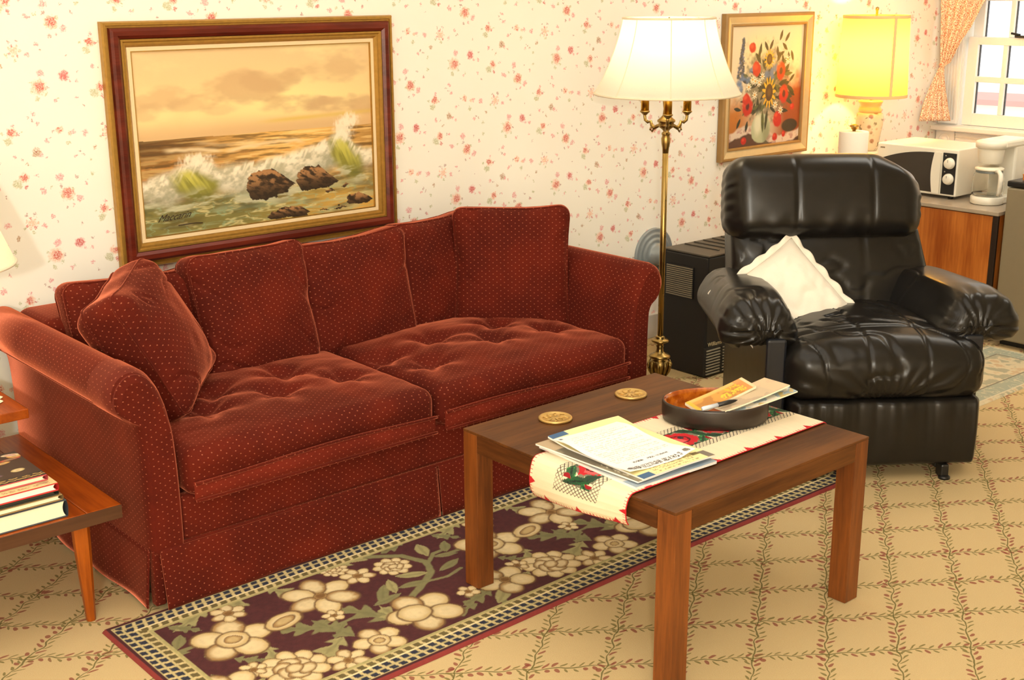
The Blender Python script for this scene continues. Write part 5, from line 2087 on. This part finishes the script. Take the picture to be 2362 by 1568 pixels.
# prism works in xz: map x->y
rot = Matrix(((0, 1, 0, 0), (1, 0, 0, 0), (0, 0, 1, 0), (0, 0, 0, 1)))
dw = MB().prism([(a - (MY0 + MY1) / 2, b - KZ) for a, b in poly], .004, mat=Matrix.Translation((-.165 - .0028, 0, 0)) @ rot).build('door_window', M['dark_glass'], mw)
hp = [(3.251 + .012 * math.sin(t * PI), .838 - t * .196) for t in np.linspace(0, 1, 10)] + [(3.2145, .642), (3.2145, .838)]
MB().prism([(a - (MY0 + MY1) / 2, b - KZ) for a, b in hp], .010, mat=Matrix.Translation((-.165 - .010, 0, 0)) @ rot).build('door_handle', WP, mw)
cp = MB().box(ML(MX - .001, 3.173, .741), (.006, .070, .196), .0015).build('control_panel', M['black_plastic'], mw)
M['dial_mark'] = plain('dial_mark', S(170, 164, 150), .5)
for z in (.791, .7165):
    kn = MB().lathe([(.027, .0), (.027, .006), (.024, .009), (.022, .020), (.019, .022), (0, .022)], 32, mat=Matrix.Translation(ML(MX - .004, 3.169, z)) @ Matrix.Rotation(-PI / 2, 4, 'Y')).build('dial', WP, cp)
    MB().box(ML(MX - .0265, 3.169, z + .012), (.002, .003, .012), 0).build('dial_pointer', M['dial_mark'], kn)
for z in (.826, .750):
    MB().box(ML(MX - .0045, 3.193, z), (.001, .006, .006), 0).build('printed_mark', M['dial_mark'], cp)
M['logo_grey'] = plain('logo_grey', S(120, 100, 76), .5)
m = MB()
for k in range(7):
    m.box(ML(MX - .0016, 3.552 - k * .0036, .8345 + (.0006 if k % 2 else 0)), (.0008, .0026, .0058 if k % 3 else .0072), 0)
lg = m.build('maker_mark', M['logo_grey'], mw)
lg['kind'] = 'stuff'

# coffee maker
cm = thing('coffee_maker', 'white drip coffee maker with a glass jug, between microwave and fridge', 'coffee maker', (5.545, 2.985, KZ))
cm.scale = (1, 1, 1)
MB().lathe([(0, .0015), (.070, .0015), (.074, .006), (.074, .033), (.070, .037), (.060, .038), (0, .038)], 40).build('hotplate_base', WP, cm)
m = MB().box((.155, -.005, .135), (.110, .130, .268), .010)
m.box((.075, -.005, .018), (.08, .12, .034), .006)
m.build('column', WP, cm)
m = MB()
m.lathe([(0, .258), (.060, .258), (.070, .263), (.072, .285), (.068, .292), (.05, .297), (0, .299)], 40)
m.box((.115, -.004, .278), (.23, .138, .036), .010)
m.build('reservoir_lid', WP, cm)
MB().lathe([(0, .190), (.050, .190), (.054, .196), (.060, .250), (.060, .258), (0, .258)], 36).build('brew_basket', WP, cm)
m = MB().box((.045, .035, .225), (.05, .03, .066), .006)
m.build('basket_bracket', WP, cm)
jug = MB().lathe([(0, .041), (.062, .041), (.070, .047), (.0725, .070), (.0715, .105), (.067, .135), (.061, .152), (.061, .158), (.058, .158), (.058, .151), (.064, .134), (.0685, .104), (.0695, .070), (.067, .050), (.060, .044), (0, .044)], 40, cap=False).build('jug', M['jug_glass'], cm)
MB().lathe([(.0, .174), (.052, .174), (.064, .168), (.066, .160), (.064, .1585), (.050, .1585)], 36, cap=False).build('jug_lid', M['cream_plastic'], jug)
mh = MB()
ha = math.radians(238)
hx, hy = math.cos(ha), math.sin(ha)
mh.tube([(hx * .060, hy * .060, .156), (hx * .085, hy * .085, .160), (hx * .102, hy * .102, .148), (hx * .106, hy * .106, .11), (hx * .100, hy * .100, .068), (hx * .092, hy * .092, .052)], [.010, .010, .011, .011, .010, .008], 10)
mh.build('jug_handle', WP, jug)
m = MB().lathe([(.0585, .146), (.0590, .149), (.0590, .153), (.0585, .156)], 36, cap=False)
m.build('jug_band', M['zinc'], jug)

# paper towel roll on its stand
pr = thing('paper_towel_roll', 'white paper towel roll on a stand left of the microwave', 'paper towels', (5.405, 3.64, KZ))
MB().lathe([(0, .0005), (.075, .0005), (.078, .006), (.074, .012), (0, .012)], 32).build('stand_base', M['orange_wood_z'], pr)
MB().lathe([(.019, .013), (.070, .013), (.0715, .018), (.0715, .290), (.0695, .294), (.022, .296), (.019, .290), (.019, .013)], 48, cap=False).build('roll', M['linen_white'], pr)
MB().lathe([(.008, .012), (.008, .300), (.014, .304), (.016, .312), (.024, .318), (.024, .322), (.010, .328), (0, .330)], 20).build('stand_post', BR, pr)

# ceramic table lamp
tl = thing('table_lamp', 'lit table lamp with a yellow drum shade and flowered jar base, by the corner', 'lamp', (5.675, 3.735, KZ))
MB().box((0, 0, .085), (.17, .17, .169), .006).build('plinth', WP, tl)
g_ = NG('flowered_china')
oc = g_.co()
vv_ = g_.vor(oc, 22)
n2_ = g_.noise(oc, 34, 3)
bc = g_.mix(g_.noise(oc, 9, 2), S(206, 190, 158), S(226, 212, 180))
bc = g_.mix(g_.ss(vv_, .34, .18, 0, .8), bc, S(150, 92, 62))
bc = g_.mix(g_.ss(n2_, .60, .66, 0, .75), bc, S(92, 84, 54))
g_.base(bc)
g_.set(Roughness=.2)
M['china'] = g_.m
MB().lathe([(0, .170), (.045, .170), (.050, .176), (.052, .19), (.060, .25), (.068, .30), (.070, .335), (.066, .355), (.058, .362), (.052, .364)], 40, cap=False).build('jar_base', M['china'], tl)
M['cap_cream'] = plain('glazed_cream', S(230, 188, 120), .3)
MB().lathe([(.050, .360), (.058, .366), (.060, .376), (.054, .384), (.050, .392), (.052, .400), (.060, .412), (.062, .420), (.050, .424), (0, .424)], 40, cap=False).build('jar_neck', M['cap_cream'], tl)
MB().lathe([(.006, .42), (.006, .865), (.009, .870), (.009, .880), (0, .884)], 14).build('stem', BR, tl)
MB().lathe([(.013, .50), (.016, .52), (.028, .56), (.030, .585), (.022, .61), (0, .62)], 20).build('lamp_bulb', M['paper_white'], tl)
P = []
for z in np.linspace(.442, .842, 6):
    r = .176 - (z - .442) * .035
    P.append([((r + .0012 * (j % 2)) * math.cos(2 * PI * j / 120), (r + .0012 * (j % 2)) * math.sin(2 * PI * j / 120), z) for j in range(120)])
so = MB().grid(np.array(P), closed_u=True).build('lamp_shade', M['shade_yellow'], tl)
M['trim_tan'] = plain('shade_trim', S(226, 190, 130), .8)
for z in (.448, .836):
    r = .1775 - (z - .442) * .035
    MB().lathe([(r, z - .008), (r + .001, z - .004), (r + .001, z + .004), (r, z + .008)], 60, cap=False).build('trim_band', M['trim_tan'], so)
aa = math.radians(245)
MB().box((.1765 * math.cos(aa), .1765 * math.sin(aa), .642), (.003, .016, .39), .001, rot=Euler((0, 0, aa))).build('shade_seam', M['trim_tan'], so)
m = MB()
for k in range(3):
    a = k * 2 * PI / 3
    m.tube([(0, 0, .832), (.160 * math.cos(a), .160 * math.sin(a), .838)], .002, 6)
m.build('spider', BR, tl)
bulb('table_lamp_bulb', (5.675, 3.735, KZ + .66), 28.0, (1.0, .58, .20), .035)

# ------------------------------------------------------------------ bar fridge and the box on it
fr = thing('bar_fridge', 'low grey bar fridge with a black top at the end of the credenza', 'fridge', (5.36 + .28, 2.525, 0))


def FL(x, y, z):
    return (x - 5.64, y - 2.525, z)


MB().box(FL(5.665, 2.525, .385), (.51, .545, .705), .006).build('cabinet', M['fridge_grey'], fr)
dr = MB().box(FL(5.388, 2.525, .385), (.042, .545, .700), .008).build('door', M['fridge_grey'], fr)
MB().box(FL(5.366, 2.275, .60), (.012, .02, .16), .004).build('handle', M['black_plastic'], dr)
MB().box(FL(5.645, 2.525, .7515), (.555, .550, .027), .006).build('top', M['black_plastic'], fr)
MB().box(FL(5.66, 2.525, .017), (.48, .52, .032), .002).build('kick_plate', M['black_plastic'], fr)
bx = thing('wooden_box', 'small brown wooden box at the near edge of the fridge top', 'box', (5.47, 2.722, .7655))
MB().box((.0, -.02, .013), (.12, .10, .024), .003).build('body', M['credenza_wood'], bx)
MB().box((.0, -.02, .027), (.122, .102, .004), .001).build('lid', M['credenza_wood'], bx)
jr = thing('white_jar', 'white jar standing on the brown box on the fridge', 'jar', (5.47, 2.695, .7655 + .0295))
MB().lathe([(0, 0), (.030, 0), (.034, .004), (.034, .06), (.028, .07), (0, .07)], 28).build('body', WP, jr)
MB().lathe([(.029, .0702), (.031, .072), (.031, .084), (.027, .087), (0, .087)], 28).build('lid', WP, jr)

# ------------------------------------------------------------------ stepped end table at the left
ET = thing('end_table', 'two tier wooden end table with tapered legs, left of the sofa', 'table', (.90, 3.33, 0))


def EL(x, y, z):
    return (x - .90, y - 3.33, z)


EX0, EX1, EY0, EY1 = .50, 1.238, 2.982, 3.70
LZ = .320
MB().box(EL((EX0 + EX1) / 2 - .0, (EY0 + EY1) / 2, LZ - .019), (EX1 - EX0 - .19, EY1 - EY0, .038), .003).build('lower_top', M['orange_wood'], ET)
for x in (EX0 + .0475, EX1 - .0475):
    MB().box(EL(x, (EY0 + EY1) / 2, LZ - .019), (.094, EY1 - EY0, .038), .003).build('breadboard_end', M['orange_wood'], ET)
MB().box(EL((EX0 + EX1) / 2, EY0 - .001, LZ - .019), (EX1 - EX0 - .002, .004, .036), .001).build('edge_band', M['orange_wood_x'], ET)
for x in (EX1 - .098, EX0 + .098):
    for y in (EY0 + .045, EY1 - .045):
        lean = .004 if x > .9 else -.004
        P = []
        for z, r in ((LZ - .038, .0215), (.22, .0205), (.001, .0115)):
            q = (LZ - .038 - z) / .28
            P.append([EL(x + lean * q + r * sx_, y + r * sy_, z) for sx_, sy_ in ((-1, -.45), (-.45, -1), (.45, -1), (1, -.45), (1, .45), (.45, 1), (-.45, 1), (-1, .45))])
        m = MB().grid(np.array(P), smooth=False, closed_u=True)
        m.add(np.array(P[-1]), [tuple(range(8))], False)
        m.build('leg', M['orange_wood_z'], ET)
MB().box(EL(.83, 3.545, .486), (.665, .345, .028), .003).build('upper_top', M['orange_wood'], ET)
for x in (1.045, .62):
    MB().box(EL(x, 3.56, (LZ + .472) / 2), (.022, .27, .472 - LZ - .001), .002).build('riser', M['orange_wood_z'], ET)
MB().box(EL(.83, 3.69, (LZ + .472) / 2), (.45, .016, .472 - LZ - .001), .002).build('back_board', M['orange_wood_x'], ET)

# lace doily
U = np.linspace(0, 2 * PI, 97)
P = []
for r in (.0, .05, .09, .13, .155, .165):
    P.append([((r + (.010 * abs(math.sin(a * 12)) if r > .15 else 0)) * math.cos(a) * 1.25, (r + (.010 * abs(math.sin(a * 12)) if r > .15 else 0)) * math.sin(a), .0008 + .0006 * math.sin(a * 24) * (r > .12)) for a in U[:-1]])
g_ = NG('lace')
oc = g_.co()
vd = g_.vor(oc, 95)
g_.base(g_.mix(g_.ss(vd, .20, .32), S(150, 110, 66), S(246, 236, 212)))
g_.set(Roughness=.9)
dl = MB().grid(np.array(P), closed_u=True).build('lace_doily', g_.m)
dl.location = (.93, 3.545, .5008)
tag(dl, 'cream lace doily on the upper tier of the end table', 'doily')

# lamp on the end table: mostly out of frame
l2 = thing('table_lamp', 'table lamp with a white shade on the end table at the left edge', 'lamp', (.985, 3.50, .5020))
MB().lathe([(0, 0.0006), (.065, .0006), (.068, .008), (.040, .02), (.030, .05), (.055, .10), (.075, .16), (.070, .22), (.040, .28), (.020, .30), (.014, .33), (0, .33)], 32).build('base', M['china'], l2)
MB().lathe([(.006, .325), (.006, .66), (0, .665)], 12).build('stem', BR, l2)
P = []
for q in np.linspace(0, 1, 10):
    r = .115 + .105 * (1 - q) ** .85
    P.append([(r * math.cos(2 * PI * j / 48), r * math.sin(2 * PI * j / 48), .400 + q * .25) for j in range(48)])
so = MB().grid(np.array(P), closed_u=True).build('lamp_shade', M['shade_ivory'], l2)
for r, z in ((.2205, .402), (.1155, .650)):
    MB().tube([(r * math.cos(2 * PI * j / 48), r * math.sin(2 * PI * j / 48), z) for j in range(48)], .004, 6, closed=True).build('trim_band', M['trim_ivory'], so)
m = MB()
for k in range(3):
    a = k * 2 * PI / 3
    m.tube([(0, 0, .64), (.115 * math.cos(a), .115 * math.sin(a), .648)], .002, 6)
m.build('spider', BR, l2)
MB().lathe([(.013, .42), (.016, .44), (.028, .48), (.030, .505), (.022, .53), (0, .54)], 20).build('lamp_bulb', M['paper_white'], l2)
bulb('end_lamp_bulb', (.985, 3.50, .502 + .50), 22.0, (1.0, .70, .36), .035)


# books lying on the lower tier, spines to the right
def book(label, xr, y0, z, wx, dy, th, cover, cov2=None, boards=.0028, paint=None, page=None):
    t = thing('book', label, 'book', (xr - wx / 2, y0 + dy / 2, z), 0, 'books stacked on the end table')
    m = MB()
    for zz in (boards / 2, th - boards / 2):
        m.box((0, 0, zz), (wx, dy, boards), .0008)
    # rounded spine at +x
    P = []
    for a in np.linspace(-1, 1, 9):
        rr = .004 * math.cos(a * 1.2)
        P.append([(wx / 2 - .001 + rr, yy, th / 2 + a * (th / 2 - .0004)) for yy in (-dy / 2, dy / 2)])
    m.grid(np.array(P))
    co_ = m.build('cover', cover, t)
    sm_ = None
    pb = MB()
    P = []
    for yy in (-dy / 2 + .004, dy / 2 - .004):
        P.append([(wx / 2 - .004 - .0035 * math.cos(a * 1.4) * .0 - .006 * (1 - a * a), yy, th / 2 + a * (th / 2 - boards)) for a in np.linspace(-1, 1, 9)] + [(-wx / 2 + .004, yy, th / 2 + a * (th / 2 - boards)) for a in (1, -1)])
    pb.grid(np.array(P), smooth=False, closed_u=True)
    pb.add(np.array(P[0]), [tuple(range(11))], False)
    pb.add(np.array(P[1]), [tuple(range(11))], False)
    pb.build('pages', page or M['paper_cream'], t)
    if paint is not None:
        u, v = np.meshgrid(np.linspace(0, 1, 110), np.linspace(0, 1, 140))
        printed('jacket', np.stack([(u - .5) * wx, (v - .5) * dy, 0 * u + th + .0006], -1), paint(u, v), M['print_paper'], t)
    return t


M['bk_navy'] = plain('book_cloth_slate', S(64, 70, 80), .6)
M['bk_tan'] = plain('book_cloth_tan', S(150, 122, 78), .6)
M['bk_green'] = plain('book_cloth_dark', S(52, 54, 44), .6)
M['bk_red'] = plain('book_cloth_red', S(206, 48, 44), .5)
M['bk_pink'] = plain('book_cloth_rose', S(200, 84, 88), .5)


def p_stones(u, v):
    i = p_plain(S(54, 32, 22))(u, v)
    rnd = random.Random(11)
    cols = [S(70, 130, 100), S(150, 176, 150), S(150, 156, 190), S(196, 176, 120), S(176, 70, 50), S(214, 200, 170), S(110, 84, 100), S(190, 140, 70), S(120, 116, 70)]
    for k in range(34):
        cx_, cy_ = rnd.uniform(.02, .98), rnd.uniform(.20, .98)
        rx, ry = rnd.uniform(.05, .10), rnd.uniform(.03, .055)
        a = rnd.uniform(-.5, .5)
        du, dv = u - cx_, v - cy_
        e = np.hypot((du * math.cos(a) + dv * math.sin(a)) / rx, (dv * math.cos(a) - du * math.sin(a)) / ry)
        over(i, sst(e, 1.05, .92), cols[k % 9])
        over(i, sst(e, .75, .6) * .6, cols[(k * 4 + 2) % 9])
        over(i, sst(e, .35, .25) * .6, cols[(k * 2 + 1) % 9])
    over(i, (v < .16), S(40, 26, 18))
    for k, vv in enumerate((.10, .05)):
        wv_ = vv + .012 * np.sin(u * 90 + k) * (vnoise(u * 24, v * 0 + k, 3) > .3)
        over(i, sst(np.abs(v - wv_), .010, .005) * (vnoise(u * 30, v * 0, 9 + k) > .25), S(214, 176, 96))
    return i


def p_title(u, v):
    i = p_plain(S(236, 204, 150))(u, v)
    lines_of_print(i, u, v, [(.065, .05, .95)], 0, 1, S(170, 120, 84), 14, .022, .8)
    over(i, (np.hypot((u - .90) / .05, (v - .09) / .03) < 1) * .6, S(150, 110, 90))
    return i


zb = LZ + .0008
book('thick slate book with white page edges at the bottom of the book stack', 1.100, 2.994, zb, .30, .23, .046, M['bk_navy'])
zb += .0468
book('tan book second from the bottom of the stack, with cream page edges', 1.092, 2.996, zb, .31, .23, .016, M['bk_tan'])
zb += .0168
book('thin dark book in the middle of the stack on the end table', 1.082, 2.997, zb, .30, .22, .012, M['bk_green'], page=M['bk_green'])
zb += .0128
book('red edged book with white pages under the topmost book', 1.082, 2.992, zb, .30, .23, .021, M['bk_red'], paint=p_title, page=M['paper_white'])
zb += .0226
book('topmost book of the stack, dark cover with coloured oval plates', 1.068, 3.022, zb, .30, .22, .016, M['bk_pink'], paint=p_stones)
